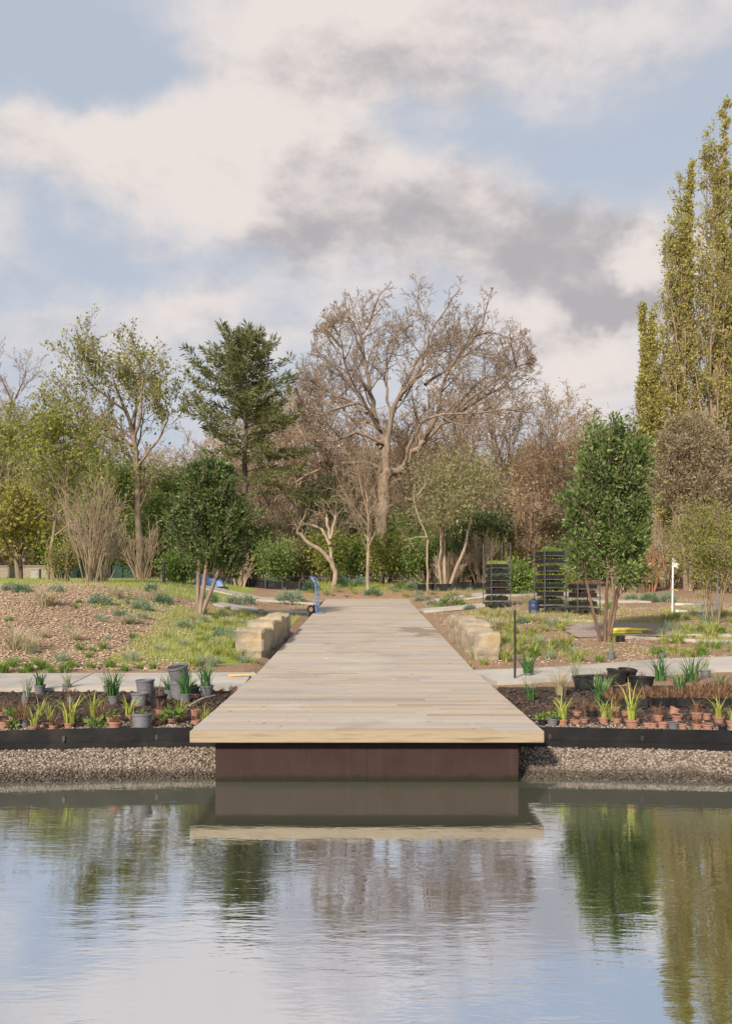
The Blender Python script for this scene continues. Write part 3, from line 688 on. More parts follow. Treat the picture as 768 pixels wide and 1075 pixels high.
# glossy evergreen trees planted beside the boardwalk
def evergreen(u, d, v0, stems, crown, label, seed, leaf, nl, lsize=.085, cat='tree', r0=.05, barkk='bark_tan', nbr=9, nfill=420, wob=1.0):
    """multi stemmed young evergreen: stems lean out of one root, crown fills an uneven egg"""
    R = random.Random(seed); B = at(u, d, .04); sk = Sk()
    E = [(px(q[0], q[1], d, B, R.uniform(-.45, .45)*q[2]*d/F), q[2]*d/F, q[3]*d/F) for q in crown]
    zlo = min(q[0].z-q[2] for q in E); zhi = max(q[0].z+q[2] for q in E); cm = sum((q[0] for q in E), Vector())/len(E)
    def env(p_):
        w_ = 1+wob*.34*noise.noise((p_.x*2.6/wob+seed, p_.y*2.6/wob, p_.z*2.6/wob))+wob*.25*noise.noise((p_.x*6, p_.y*6+seed, p_.z*6))
        return any(((p_.x-q.x)/rx)**2+((p_.y-q.y)/rx)**2+((p_.z-q.z)/rz)**2 < w_ for q, rx, rz in E)
    P = PQ(max=3, seg=[10, 6, 4, 3], n=[nbr, 7, 5, 0], start=[.38, .15, .2], ang=[.6, .65, .7], ratio=[.42, .5, .5], gnarl=[.04, .1, .16, .2], trop=[.03, .06, .05, .05], tip=[.3, .35, .4, .5], rmin=.004, rr=.55, tiplv=2)
    for (uu, lx, ly, hs) in stems:
        Ht = zhi*hs
        grow(sk, Vector(((uu-u)*d/F, R.uniform(-.05, .05), 0)), Vector((lx, ly, 1)), Ht, r0, 0, P, R, lambda q: q.z < zlo*1.12 or env(q))
    # extra leaf twigs filling the crown unevenly
    pts = []
    while len(pts) < nfill:
        q, rx, rz = R.choice(E); q = q+Vector((R.uniform(-1.15, 1.15)*rx, R.uniform(-1.15, 1.15)*rx, R.uniform(-1.15, 1.15)*rz))
        if env(q) and noise.noise((q.x*2.6, q.y*2.6, q.z*2.2+seed)) > -.04: pts.append(q)
    for q in pts:
        o_ = (q-cm); o_.z = abs(o_.z)*.4+R.uniform(.3, 1.2)
        dd = o_.normalized(); ln = R.uniform(.10, .26)*(2.1 if R.random() < .14 else 1); tw = [q-dd*ln, q, q+dd*ln]
        sk.add(3, tw, [.006, .005, .003])
        for s_ in (-.5, 0, .4, .8, 1.0): sk.tips.append(q+dd*ln*s_); sk.tdir.append(dd)
    return finish_tree('evergreen_tree', B, sk, MT[barkk], MT['twig'], MT[leaf], label, cat, split=1, nleaf=nl, spread=.05, lsize=lsize, asp=.46, seed=seed, useD=.8, up=.15, sides=(8, 4))
evergreen(634, 17.0, 672, [(631, -.16, .02, .88), (634, -.06, -.05, .93), (637, .10, .05, .93), (637, .20, -.03, .72)], [(626, 486, 20, 34), (658, 486, 20, 34), (613, 520, 20, 38), (640, 530, 30, 48), (667, 528, 17, 40), (622, 575, 22, 30), (654, 572, 20, 30), (642, 466, 14, 18)],
          'glossy green multi stemmed young evergreen tree with dense upright crown on the right bed', 41, 'l_holly', 3, .085, nfill=520, r0=.034, barkk='bark_red')
evergreen(209, 24.0, 640, [(207, -.02, .02, .95), (210, .10, .04, .95), (211, .38, .0, .62)], [(222, 518, 28, 34), (198, 534, 21, 36), (246, 536, 18, 36), (216, 562, 32, 34), (240, 574, 20, 24), (190, 562, 13, 24)],
          'dark green young evergreen with rounded crown on bare forked stems, left of the boardwalk', 42, 'l_holly2', 3, .11, nfill=520, r0=.07)

# broad leaved trees on the left
def leafy(u, d, crown, label, seed, leaf, nl, lsize=.13, r0=.13, lean=(0, 0), bark='bark_tan', name='leafy_tree', keep=1.0, cat='tree', group=None, n=12, depth=None, start=.3, stems=None, twig='twig'):
    R = random.Random(seed); cu, cv, ru, rv = crown
    P = PQ(max=3, seg=[9, 7, 5, 4], n=[n, 8, 6, 0], start=[start, .2, .2], ang=[.75, .7, .7], ratio=[.62, .5, .5], gnarl=[.05, .12, .18, .2], trop=[.02, .03, .03, .03], tip=[.25, .3, .4, .5], rmin=.008, rr=.55, tiplv=2)
    e = pxell(cu, cv, ru, rv, d, depth)
    return simple_tree(name, u, d, cv-rv, P, R, MT[bark], MT[twig], MT[leaf], label, upto(e, start), lean, r0, group, cat, stems, split=2, nleaf=nl, spread=.22, lsize=lsize, asp=.65, seed=seed, keep=keep)
leafy(50, 38, (78, 512, 70, 84), 'olive green leafy tree on a slim pale trunk near the left edge', 51, 'l_olive', 2, .14, .09, (.06, 0), n=16)
leafy(22, 40, (22, 556, 52, 42), 'low yellow leaved tree with dark trunk above the old wall at the left edge', 52, 'l_yellow', 1, .16, .10, bark='bark_dark', start=.2)
leafy(20, 47, (30, 490, 60, 66), 'sparse greenish tree behind the yellow tree at the left edge', 53, 'l_olive', 2, .13, .14, keep=.7)
leafy(175, 44, (170, 545, 40, 55), 'dark bushy tree filling the gap behind the bare slender tree', 54, 'l_shrub', 4, .13, .14, bark='bark_dark', start=.12)
leafy(110, 46, (110, 540, 55, 62), 'shady green tree behind the willow stems on the left', 55, 'l_shrub', 3, .14, .14, bark='bark_dark', start=.15)
leafy(497, 43, (490, 508, 40, 28), 'dark green crowned tree right of the great bare tree trunk', 56, 'l_dark', 3, .15, .12, bark='bark_dark', start=.5)
evergreen(722, 36.5, 614, [(720, -.02, 0, .9), (724, .08, .02, .85)], [(712, 478, 26, 36), (738, 482, 28, 40), (722, 510, 36, 36), (698, 505, 20, 34), (752, 512, 22, 36), (728, 455, 18, 18)],
          'grey brown weeping dome of foliage below the tallest poplar', 57, 'l_dome', 2, .12, r0=.12, barkk='bark_brown', nfill=1100, wob=2.0)
leafy(768, 36, (768, 470, 30, 50), 'brownish bushy tree cut off by the right edge under the poplars', 59, 'l_brown', 4, .12, .12, bark='bark_brown', start=.2)
leafy(664, 39, (664, 500, 34, 50), 'dark green leafy tree behind the glossy evergreen', 58, 'l_shrub', 5, .13, .13, bark='bark_brown', start=.2)
leafy(578, 36, (578, 548, 30, 32), 'rounded olive green bush tree just left of the glossy evergreen', 60, 'l_olive', 5, .11, .08, bark='bark_brown', start=.15)

# rusty leaved trees right of centre
for i, (u, d, v, ru, lab) in enumerate(((540, 46, 452, 38, 'rust leaved thin tree right of the great bare tree'), (575, 47, 440, 40, 'tallest rust brown twiggy tree between the great bare tree and the glossy evergreen'),
                                        (605, 49, 446, 36, 'rust brown twiggy tree behind the crown of the glossy evergreen'), (318, 47, 440, 44, 'pinkish brown thin leaved tree right of the tall conifer'),
                                        (552, 43, 470, 30, 'small orange brown tree behind the plant trolleys'))):
    vv = (v+606)/2-12
    leafy(u, d, (u, vv, ru, vv-v), lab, 70+i, 'l_rust', 1, .13, .09, bark='bark_red', name='rusty_tree', keep=.42, start=.25, n=14, twig='twig_pink')

# left edge bare tree, centre small bare tree
P = PQ(max=4, seg=[9, 7, 5, 4, 3], n=[12, 7, 5, 4, 0], start=[.3, .2, .2, .2], ang=[.6, .6, .65, .7, 0], ratio=[.6, .52, .5, .5, 0], gnarl=[.05, .1, .15, .2, .2], trop=[.02, .05, .05, .04, .03], tip=[.25, .3, .35, .4, .4], rmin=.010, rr=.55)
simple_tree('bare_tree', -22, 48, 400, P, random.Random(8), MT['bark_brown'], MT['twig'], None, 'bare twiggy tree leaning in at the left picture edge', None, (.05, 0), .22, split=2)
P = PQ(max=3, seg=[9, 8, 6, 4], n=[16, 9, 6, 0], start=[.26, .2, .2], ang=[.62, .5, .6], ratio=[.62, .5, .5], gnarl=[.03, .08, .12, .15], trop=[.02, .05, .05, .04], tip=[.25, .3, .35, .4], rmin=.009, rr=.5)
simple_tree('bare_tree', 386, 37.5, 500, P, random.Random(9), MT['bark_pale'], MT['twig_tan'], None, 'small pale fan shaped bare tree at the end of the boardwalk', None, (0, 0), .085, split=2)

# the pollarded and leaning pale trees
def limb_tree(name, u, d, limbs_, bark, label, extra=None, seed=1, leaf=None, vb=None, **k):
    R = random.Random(seed); B = at(u, d, .06); sk = Sk()
    for pl, dep, r0, r1 in limbs_:
        kk = len(pl); pts = [px(a, b_, d, B, dep*i/(kk-1)) for i, (a, b_) in enumerate(pl)]
        if pl[0][1] > 600: pts[0].z = -.05
        fine = []
        for a_, b_ in zip(pts, pts[1:]): fine += [a_.lerp(b_, q)+Vector((R.gauss(0, .025), R.gauss(0, .02), 0))*(q > 0) for q in (0, .33, .66)]
        fine.append(pts[-1]); m_ = len(fine); sk.add(0, fine, [r0+(r1-r0)*i/(m_-1) for i in range(m_)])
        if extra:
            for j in range(extra['n']):
                f = min((extra.get('start', .5)+(1-extra.get('start', .5))*R.random())*(m_-1), m_-1.001); i = int(f); q = fine[i].lerp(fine[i+1], f-i); dd = (fine[i+1]-fine[i]).normalized()
                o_ = Matrix.Rotation(R.uniform(0, 6.28), 3, dd) @ dd.orthogonal().normalized()
                grow(sk, q, dd*.6+o_*.8+Vector((0, 0, .3)), extra['L']*R.uniform(.6, 1.3), r1*.6, 1, extra['P'], R)
    return finish_tree(name, B, sk, bark, MT['twig_tan'], leaf, label, 'tree', split=1, seed=seed, **k)
PT = PQ(max=2, seg=[1, 5, 4], n=[0, 5, 0], start=[0, .2], ang=[0, .7], ratio=[0, .5], gnarl=[0, .14, .18], trop=[0, .04, .03], tip=[0, .4, .4], rmin=.009, rr=.5, tiplv=1)
limb_tree('pollard_tree', 350, 38, [([(350, 614), (352, 600), (348, 590), (336, 577), (325, 571), (316, 561), (313, 556)], -.6, .12, .06), ([(351, 600), (347, 578), (345, 560), (343, 545), (341, 538)], .4, .09, .045),
          ([(346, 572), (338, 556), (327, 550)], .3, .07, .03), ([(346, 566), (351, 548), (353, 538)], .2, .07, .04)], MT['bark_pale'], 'pale pollarded tree with one heavy limb leaning left', dict(n=5, L=.9, P=PT, start=.6), 2)
limb_tree('pale_trunk_tree', 470, 37.5, [([(468, 614), (466, 590), (465, 560), (467, 535), (466, 520)], .3, .085, .045), ([(463, 614), (460, 592), (462, 570), (461, 545)], -.3, .06, .035), ([(470, 614), (478, 598), (487, 578), (493, 552), (497, 528), (499, 515)], .4, .085, .04)],
          MT['bark_pale'], 'pale barked tree of several leaning stems under olive foliage, right of the boardwalk end', dict(n=16, L=1.9, P=PT, start=.68), 3, MT['l_euca'], nleaf=6, spread=.25, lsize=.13, asp=.45)
limb_tree('dead_tree', 449, 36.5, [([(449, 614), (448, 590), (449, 567), (443, 551), (437, 535), (434, 516), (437, 505)], .3, .05, .022), ([(436, 522), (445, 511), (450, 502)], .2, .035, .02), ([(448, 564), (437, 564), (424, 568)], -.3, .035, .015)],
          MT['bark_pale'], 'thin dead leaning trunk with pale bare twigs beside the olive foliage', dict(n=4, L=.7, P=PT, start=.5), 4)

PL4 = PQ(max=3, seg=[1, 6, 5, 3], n=[0, 7, 5, 0], start=[0, .15, .2], ang=[0, .6, .65], ratio=[0, .52, .5], gnarl=[0, .10, .16, .2], trop=[0, .06, .05, .04], tip=[0, .35, .4, .4], rmin=.009, rr=.5, tiplv=2)
limb_tree('slender_tree', 147, 40, [([(147, 614), (146, 560), (145, 500), (141, 462), (136, 440)], 0, .17, .09), ([(138, 448), (128, 425), (118, 402), (112, 384)], .8, .08, .02), ([(141, 462), (149, 440), (152, 412), (157, 392)], -.8, .09, .02),
          ([(143, 474), (120, 452), (92, 430), (72, 416)], 1.0, .08, .02), ([(142, 468), (112, 458), (80, 454), (56, 452)], -1.2, .07, .02), ([(145, 488), (163, 462), (172, 438), (168, 412)], 1.2, .07, .02), ([(130, 430), (106, 412), (94, 396)], -1.4, .06, .02), ([(141, 455), (138, 420), (136, 392)], 1.6, .06, .02)],
          MT['bark_tan'], 'slender open tree with pale forked trunk and sparse yellow green leaves, left of the conifers', dict(n=11, L=1.9, P=PL4, start=.35), 6, MT['l_olive'], nleaf=1, spread=.10, lsize=.125, asp=.6, keep=.62)

# shrubs (stems and leaves)
def shrub(u, d, hpx, half, leaf, label, seed, nl=5, lsize=.11, cat='shrub', name='leafy_shrub', group=None, stems=7, bark='bark_brown', keep=1.0):
    R = random.Random(seed); B = at(u, d, .04); sk = Sk(); Ht = hpx*d/F; hw = half*d/F
    P = PQ(max=2, seg=[6, 5, 4], n=[7, 6, 0], start=[.15, .15], ang=[.6, .7], ratio=[.5, .5], gnarl=[.09, .15, .2], trop=[.02, .05, .04], tip=[.3, .4, .4], rmin=.006, rr=.5, tiplv=1)
    for j in range(stems):
        a = 6.28*j/stems+R.uniform(-.3, .3); q = R.uniform(.25, 1.0)
        grow(sk, Vector((math.cos(a)*.12, math.sin(a)*.12, 0)), Vector((math.cos(a)*hw*q, math.sin(a)*hw*q, Ht)), math.hypot(Ht, hw*q)*R.uniform(.7, 1.0), .035, 0, P, R)
    return finish_tree(name, B, sk, MT[bark], MT['twig'], MT[leaf], label, cat, group, split=1, nleaf=nl, spread=.16, lsize=lsize, asp=.6, seed=seed, keep=keep)
for i, a in enumerate([
 (345, 41, 48, 24, 'l_olive', 'yellow green bush behind the pollarded tree'), (372, 40.5, 50, 22, 'l_shrub', 'green bush behind the left side of the fan shaped bare tree'),
 (402, 40, 52, 24, 'l_olive', 'large green laurel bush under the great bare tree'), (428, 40, 50, 22, 'l_shrub', 'laurel bush between the great tree trunk and the dead tree'),
 (450, 41.5, 70, 20, 'l_shrub', 'tall dark evergreen bush behind the dead leaning trunk'), (482, 41, 60, 22, 'l_holly2', 'dark bush behind the leaning pale stems'),
 (512, 41, 50, 20, 'l_olive', 'olive green bush left of the plant trolleys'), (310, 42, 46, 22, 'l_euca', 'olive bush left of the pollarded tree'),
 (288, 40, 40, 16, 'l_bright', 'bright green young bush below the conifers'), (268, 41, 48, 22, 'l_holly2', 'dark bush below the tall conifer'),
 (185, 34, 26, 11, 'l_bright', 'round pale green bush beside the dark post'), (540, 34, 28, 12, 'l_bright', 'fresh green bush between the two taller plant trolleys'),
 (345, 44, 110, 16, 'l_holly2', 'tall ivy clad dark bush behind the pollarded tree'), (640, 40, 44, 26, 'l_dark', 'dark bush behind the stems of the glossy evergreen'),
 (668, 41, 40, 20, 'l_dark', 'dark bush behind the red stemmed bush on the right'), (745, 41, 60, 30, 'l_dark', 'dark bush in shade under the poplars'), (705, 42, 56, 24, 'l_brown', 'brown thinning bush between the poplars and the white flag pole'),
 (560, 44, 40, 24, 'l_brown', 'brown shady bush behind the plant trolleys'), (600, 43, 44, 22, 'l_dark', 'dark bush right behind the taller plant trolley'), (330, 45, 60, 24, 'l_dark', 'deep green bush in the shade of the pinkish tree'),
 (240, 42, 46, 22, 'l_holly2', 'dark bush behind the rounded evergreen'), (148, 44, 42, 26, 'l_holly2', 'shaded dark bush behind the slender tree trunk')]):
    shrub(*a, seed=100+i, nl=3)

# the far wood, one dense mass closing the view under the crowns
r = np.random.default_rng(90); n = 90000
x = r.uniform(-55, 55, n); y = r.uniform(74, 92, n)
top = np.array([8.0+2.4*noise.noise((q*.12, 3, 0))+1.5*noise.noise((q*.45, 1, 5)) for q in x])+3.0*np.exp(-((x-2)/14)**2)
z = H(x, y)+top*(1-r.random(n)**1.15)
wm = leaf_mesh('woods', np.stack([x, y, z], -1), .75, .32, 91, .5)
tag(link('woods', wm, MT['l_wood']), kind='stuff')

# bare multi stemmed bushes
def stemmy(u, d, hpx, half, n, twig, label, seed, name='bare_shrub', r0=.022, P=None, leaf=None, nl=2, lsize=.08):
    R = random.Random(seed); B = at(u, d, .04); sk = Sk(); Ht = hpx*d/F; hw = half*d/F
    P = P or PQ(max=2, seg=[7, 5, 4], n=[5, 4, 0], start=[.25, .2], ang=[.35, .45], ratio=[.5, .5], gnarl=[.04, .09, .12], trop=[.03, .05, .04], tip=[.35, .4, .4], rmin=.006, rr=.55, tiplv=1)
    for j in range(n):
        a = R.uniform(0, 6.28); q = math.sqrt(R.random()); b0 = R.random()*.28
        grow(sk, Vector((math.cos(a)*b0, math.sin(a)*b0, 0)), Vector((math.cos(a)*hw*q, math.sin(a)*hw*q, Ht)), Ht*R.uniform(.65, 1.05), r0*R.uniform(.6, 1.3), 0, P, R)
    o = empty(name, B, 0, label, 'shrub')
    link('stems', tubes_mesh('stems', [b for bs in sk.br.values() for b in bs], 4), MT[twig], o)
    if leaf:
        T = np.repeat(np.array([q[:] for q in sk.tips]), nl, 0); T = T+np.random.default_rng(seed).normal(0, .12, T.shape)
        link('leaves', leaf_mesh('leaves', T, lsize, .5, seed), MT[leaf], o)
    return o
stemmy(95, 29, 114, 36, 24, 'twig_tan', 'tall fan of bare tan willow stems on the crest of the left bank', 201, r0=.022)
stemmy(108, 31, 70, 34, 26, 'twig_pink', 'lower thicket of pinkish bare stems beside the willow fan', 202)
stemmy(150, 37, 58, 32, 20, 'twig_tan', 'vase of bare pale stems round the slender tree trunk', 203)
stemmy(66, 30, 42, 20, 20, 'twig_tan', 'thin bush of greenish twigs left of the willow fan', 204, leaf='l_olive', nl=1, lsize=.07)
stemmy(252, 37, 30, 12, 34, 'twig_pink', 'sheaf of pinkish cut stems below the conifers', 205, r0=.03)
stemmy(680, 36, 42, 16, 34, 'twig_red', 'orange red stemmed bush behind the glossy evergreen', 206)
stemmy(700, 38, 62, 24, 40, 'twig_pink', 'brown bare thicket under the weeping dome', 207)
stemmy(730, 38, 60, 26, 40, 'twig_pink', 'brown bare thicket behind the white frame', 208)
stemmy(752, 20.5, 112, 36, 5, 'twig_tan', 'open multi stemmed shrub with small olive leaves at the right edge', 209, r0=.024,
       P=PQ(max=3, seg=[8, 6, 5, 4], n=[10, 8, 6, 0], start=[.3, .2, .2], ang=[.5, .6, .6], ratio=[.5, .5, .5], gnarl=[.05, .12, .16, .18], trop=[.02, .05, .04, .03], tip=[.3, .4, .4, .4], rmin=.004, rr=.5, tiplv=3), leaf='l_olive', nl=1, lsize=.055)
stemmy(470, 39, 36, 26, 40, 'twig_pink', 'thicket of thin bare stems under the pale barked tree', 210)
stemmy(505, 39.5, 50, 16, 26, 'twig_pink', 'bare brown stems beside the leftmost plant trolley', 211)
stemmy(345, 42, 70, 26, 26, 'twig', 'tangle of grey bare twigs behind the pollarded tree', 212)
stemmy(300, 44, 80, 26, 26, 'twig', 'grey bare twig thicket under the pinkish tree', 213)
stemmy(648, 37, 44, 14, 24, 'twig_pink', 'tan bare stems seen past the evergreen stems', 214)

# the wood behind: a few grown once, then copied
protos = []
for i in range(4):
    R = random.Random(300+i)
    P = PQ(max=4, seg=[10, 7, 5, 4, 3], n=[14, 7, 5, 3, 0], start=[.25, .2, .2, .2], ang=[.5, .55, .6, .7, 0], ratio=[.5, .52, .5, .5, 0], gnarl=[.03, .1, .15, .2, .2], trop=[.02, .06, .05, .04, .03], tip=[.2, .3, .35, .4, .4], rmin=.011, rr=.55)
    sk = Sk(); grow(sk, Vector((0, 0, 0)), Vector((R.uniform(-.06, .06), 0, 1)), 10, .17, 0, P, R)
    sk.tips = [q for b_ in sk.br[3] for q in b_[0][1:]]; sk.tdir = [Vector((0, 0, 1))]*len(sk.tips)
    o = finish_tree('wood_tree', (0, 0, 0), sk, MT['bark_brown'], MT['twig_pink'] if i % 2 else MT['twig'], MT[('l_rust', 'l_brown', 'l_brown', 'l_rust')[i]], 'bare brownish tree of the wood behind the garden', 'tree', 'trees of the wood behind', split=2, nleaf=1, spread=.2, lsize=.13, seed=i, keep=.35 if i else .8)
    protos.append(o)
R = random.Random(77); used = set(); n = 0
for row, (d0, cnt, hh) in enumerate(((50, 16, 7.4), (57, 17, 8.4), (66, 18, 9.4))):
    for j in range(cnt):
        u = -60+900*(j+R.uniform(.1, .9))/cnt; d = d0+R.uniform(-2.5, 3); k = R.randrange(4)
        o = protos[k] if k not in used else copy_tree(protos[k]); used.add(k)
        o.location = at(u, d, .1); s_ = hh/10*R.uniform(.8, 1.15)*(1.15 if 250 < u < 620 else .95); o.scale = (s_*1.15, s_*1.15, s_); o.rotation_euler = (0, 0, R.uniform(0, 6.28))
for i, (u, d, hp, hw_) in enumerate([(-20, 52, 40, 50), (60, 55, 46, 46), (130, 54, 50, 46), (200, 50, 60, 44), (262, 50, 56, 40), (318, 52, 58, 40), (372, 50, 52, 40), (430, 51, 56, 44), (490, 52, 58, 42), (545, 51, 54, 40), (600, 52, 60, 44), (660, 50, 60, 44), (720, 50, 70, 44), (785, 50, 66, 44)]):
    shrub(u, d, hp, hw_, 'l_shrub' if i % 3 else 'l_brown', 'dark undergrowth bush at the edge of the wood behind', 400+i, nl=4, lsize=.17, group='undergrowth bushes along the wood', stems=11, name='undergrowth_bush')

# ---------------------------------------------------------------- low walls, fences, far garden things
def sheet_wall(name, u0, u1, d, ht, th, mat, label, cat, posts=0, cap=None):
    a, b_ = at(u0, d), at(u1, d); L = (b_-a).length; o = empty(name, a, math.atan2(b_.y-a.y, b_.x-a.x), label, cat)
    dzz = b_.z-a.z; n = 24; vs = []
    for i in range(n+1):
        x = L*i/n; w_ = .02*noise.noise((x*1.3, u0, 2)); z0 = h(a.x+(b_.x-a.x)*i/n, a.y+(b_.y-a.y)*i/n)-a.z
        vs += [(x, w_, z0-.15), (x, w_, z0+ht+w_), (x, w_+th, z0+ht+w_), (x, w_+th, z0-.15)]
    fs = [(i*4+j, i*4+(j+1) % 4, i*4+4+(j+1) % 4, i*4+4+j) for i in range(n) for j in range(4)]+[(0, 1, 2, 3), (n*4+3, n*4+2, n*4+1, n*4)]
    mb = MB(); mb.add(vs, fs); mb.build('panel' if posts else 'wall_body', mat, o)
    for i in range(posts):
        x = L*i/(posts-1); z0 = h(a.x+(b_.x-a.x)*x/L, a.y+(b_.y-a.y)*x/L)-a.z
        mb = MB(); mb.box((x, -.055, z0+ht/2), (.07, .07, ht+.12)); mb.build('post', MT['darksteel'] if mat != MT['wall'] else MT['wall'], o, bevel=.006)
    if cap:
        mb = MB(); mb.box((L/2, th/2, ht+dzz/2+.04), (L, th+.1, .07)); mb.build('coping', cap, o, bevel=.01)
    return o
sheet_wall('garden_wall', -60, 57, 50, .62, .3, MT['wall'], 'low weathered brown wall under the yellow tree at the left edge', 'wall', 0, MT['wall'])
sheet_wall('windbreak_fence', 58, 140, 51, .72, .02, MT['greenf'], 'dark green netting fence behind the willow stems', 'fence', 8)
sheet_wall('raised_bed_edging', 190, 332, 37.2, .34, .06, MT['black'], 'black raised bed edging left of the boardwalk end', 'edging', 9)
sheet_wall('raised_bed_edging', 438, 512, 37.0, .30, .06, MT['black'], 'black raised bed edging right of the boardwalk end', 'edging', 5)
sheet_wall('raised_bed_edging', 514, 600, 38.6, .30, .06, MT['black'], 'black raised bed edging behind the plant trolleys', 'edging', 5)
# thin rail fence at the end
a, b_ = at(300, 39.5), at(422, 39.5); o = empty('rail_fence', a, 0, 'thin dark rail fence below the fan shaped bare tree', 'fence')
L = b_.x-a.x
mb = MB(); mb.tube([(0, 0, .36), (L, 0, .36+b_.z-a.z)], .018, 6); mb.build('rail', MT['darksteel'], o)
for i in range(6):
    mb = MB(); mb.tube([(L*i/5, 0, -.1), (L*i/5, 0, .40)], .022, 6); mb.build('post', MT['darksteel'], o)
# pale stone block, post, blue covered heap
p = at(38, 46); o = empty('stone_pillar', p, .1, 'short pale stone block standing in front of the old wall', 'pillar')
mb = MB(); mb.box((0, 0, .2), (.42, .42, .5)); mb.build('shaft', MT['slab'], o, bevel=.02); mb = MB(); mb.box((0, 0, .475), (.48, .48, .06)); mb.build('cap', MT['slab'], o, bevel=.012)
p = at(172, 32); mb = MB(); mb.tube([(0, 0, -.1), (0, 0, .72)], [.055, .05], 10); mb.lathe([(.056, .72), (.05, .75), (.02, .765)], 10, cap0=False, cap1=True)
tag(mb.build('bollard_post', MT['darksteel']), 'short dark post beside the round pale green bush', 'post').location = p
p = at(219, 35.5); o = empty('covered_heap', p, .1, 'heap under a bright blue sheet behind the rounded evergreen', 'heap')
bm = bmesh.new(); bmesh.ops.create_grid(bm, x_segments=30, y_segments=16, size=1)
for vtx in bm.verts:
    x, y = vtx.co.x, vtx.co.y; e_ = max(0, 1-abs(x)**3)*max(0, 1-abs(y)**3)
    z = .34*e_**.6*(1+.3*noise.noise((x*2, y*2, 1)))+.03*noise.noise((x*7, y*7, 2))+(.12*e_ if x < -.2 else 0)
    vtx.co = Vector((x*.62+.03*noise.noise((x*3, y*3, 5)), y*.5, z-.02))
me = bpy.data.meshes.new('sheet'); bm.to_mesh(me); bm.free(); me.shade_smooth(); link('sheet', me, MT['bluet'], o)
for sx in (-.5, .5):
    mb = MB(); mb.box((sx, -.42, .03), (.2, .12, .1)); mb.build('weight', MT['slab'], o, bevel=.01)

# ---------------------------------------------------------------- sandstone blocks flanking the boardwalk
def stone(loc, dims, seed, label, rz=0):
    bm = bmesh.new(); bmesh.ops.create_cube(bm, size=1); bmesh.ops.subdivide_edges(bm, edges=bm.edges[:], cuts=14, use_grid_fill=True)
    for v in bm.verts:
        c = v.co.copy(); ln = max(abs(c.x), abs(c.y), abs(c.z))
        e = sum((max(0, abs(q)-.40)/.10)**2 for q in c); 
        if e > 1: v.co *= 1-.055*(e-1)
        p = Vector((v.co.x*dims[0], v.co.y*dims[1], v.co.z*dims[2])); s_ = Vector((seed*7.1, 0, 0))
        nn = c.normalized()
        p += nn*(.06*noise.noise(p*1.3+s_)+.035*noise.noise(p*3.6+s_)+.02*noise.noise(p*8+s_)+.012*noise.noise(p*20+s_))
        p.z += .025*math.sin(3*p.y+seed)*(c.z > 0)
        # split bedding ledges on the faces
        led = .007*(1 if noise.noise((p.z*9+seed, p.y*1.2, 0)) > .1 else -1)
        p.x += led*(abs(c.x) > .45)*np.sign(c.x); p.y += led*.7*(abs(c.y) > .45)*np.sign(c.y)
        v.co = p
    me = bpy.data.meshes.new('sandstone_block'); bm.to_mesh(me); bm.free(); me.shade_smooth(); me.set_sharp_from_angle(angle=math.radians(24))
    o = link('sandstone_block', me, MT['stone']); o.location = loc; o.rotation_euler = (0, 0, rz)
    return tag(o, label, 'stone block', 'sandstone blocks beside the boardwalk')
for sx, labs in ((-1, ('nearest sandstone block left of the boardwalk', 'middle sandstone block left of the boardwalk', 'farthest sandstone block left of the boardwalk')),
                 (1, ('nearest sandstone block with orange end, right of the boardwalk', 'middle sandstone block right of the boardwalk', 'farthest sandstone block right of the boardwalk'))):
    y = 15.35 if sx > 0 else 15.7
    for i, (ly, ht, wd, lab) in enumerate(zip((1.55, 1.75, 1.8), ((.42, .45, .43) if sx < 0 else (.42, .47, .44)), (.50, .58, .54), labs)):
        yc = y+ly/2; zb = dz(yc)-.12
        stone((sx*(1.74+wd/2+random.uniform(0, .05)), yc, zb+ht/2+.03), (wd, ly-.03, ht+.12), 3+i+(10 if sx > 0 else 0), lab, random.uniform(-.012, .012)); y += ly-.02

# ---------------------------------------------------------------- hand truck
yy = 27.0; p = Vector(((332.5-CX)*yy/F, yy, dz(yy))); o = empty('hand_truck', p, math.radians(76), 'light blue two wheeled hand truck parked at the left edge of the boardwalk', 'hand truck', scale=.9)
mb = MB()
for sx in (-.17, .17):
    mb.tube([(sx, -.02, .06), (sx, -.02, .55), (sx, .00, .95), (sx, .07, 1.13), (sx*.85, .17, 1.20), (sx*.5, .20, 1.17), (sx*.35, .14, 1.10), (sx*.5, .05, 1.02), (sx, .0, .93)], .017, 8)
mb.tube([(0, -.02, .06), (0, -.02, .95)], .013, 8)
for z in (.10, .35, .62, .90): mb.tube([(-.17, -.02, z), (.17, -.02, z)], .014, 8)
for sx in (-.17, .17): mb.tube([(sx, -.02, .45), (sx, .12, .16)], .012, 6)
mb.build('frame', MT['bluem'], o)
mb = MB(); mb.box((0, -.15, .02), (.40, .24, .012)); mb.box((0, -.03, .07), (.40, .012, .11)); mb.build('toe_plate', MT['bluem'], o, bevel=.003)
mb = MB(); mb.tube([(-.26, .13, .13), (.26, .13, .13)], .012, 8); mb.build('axle', MT['steel'], o)
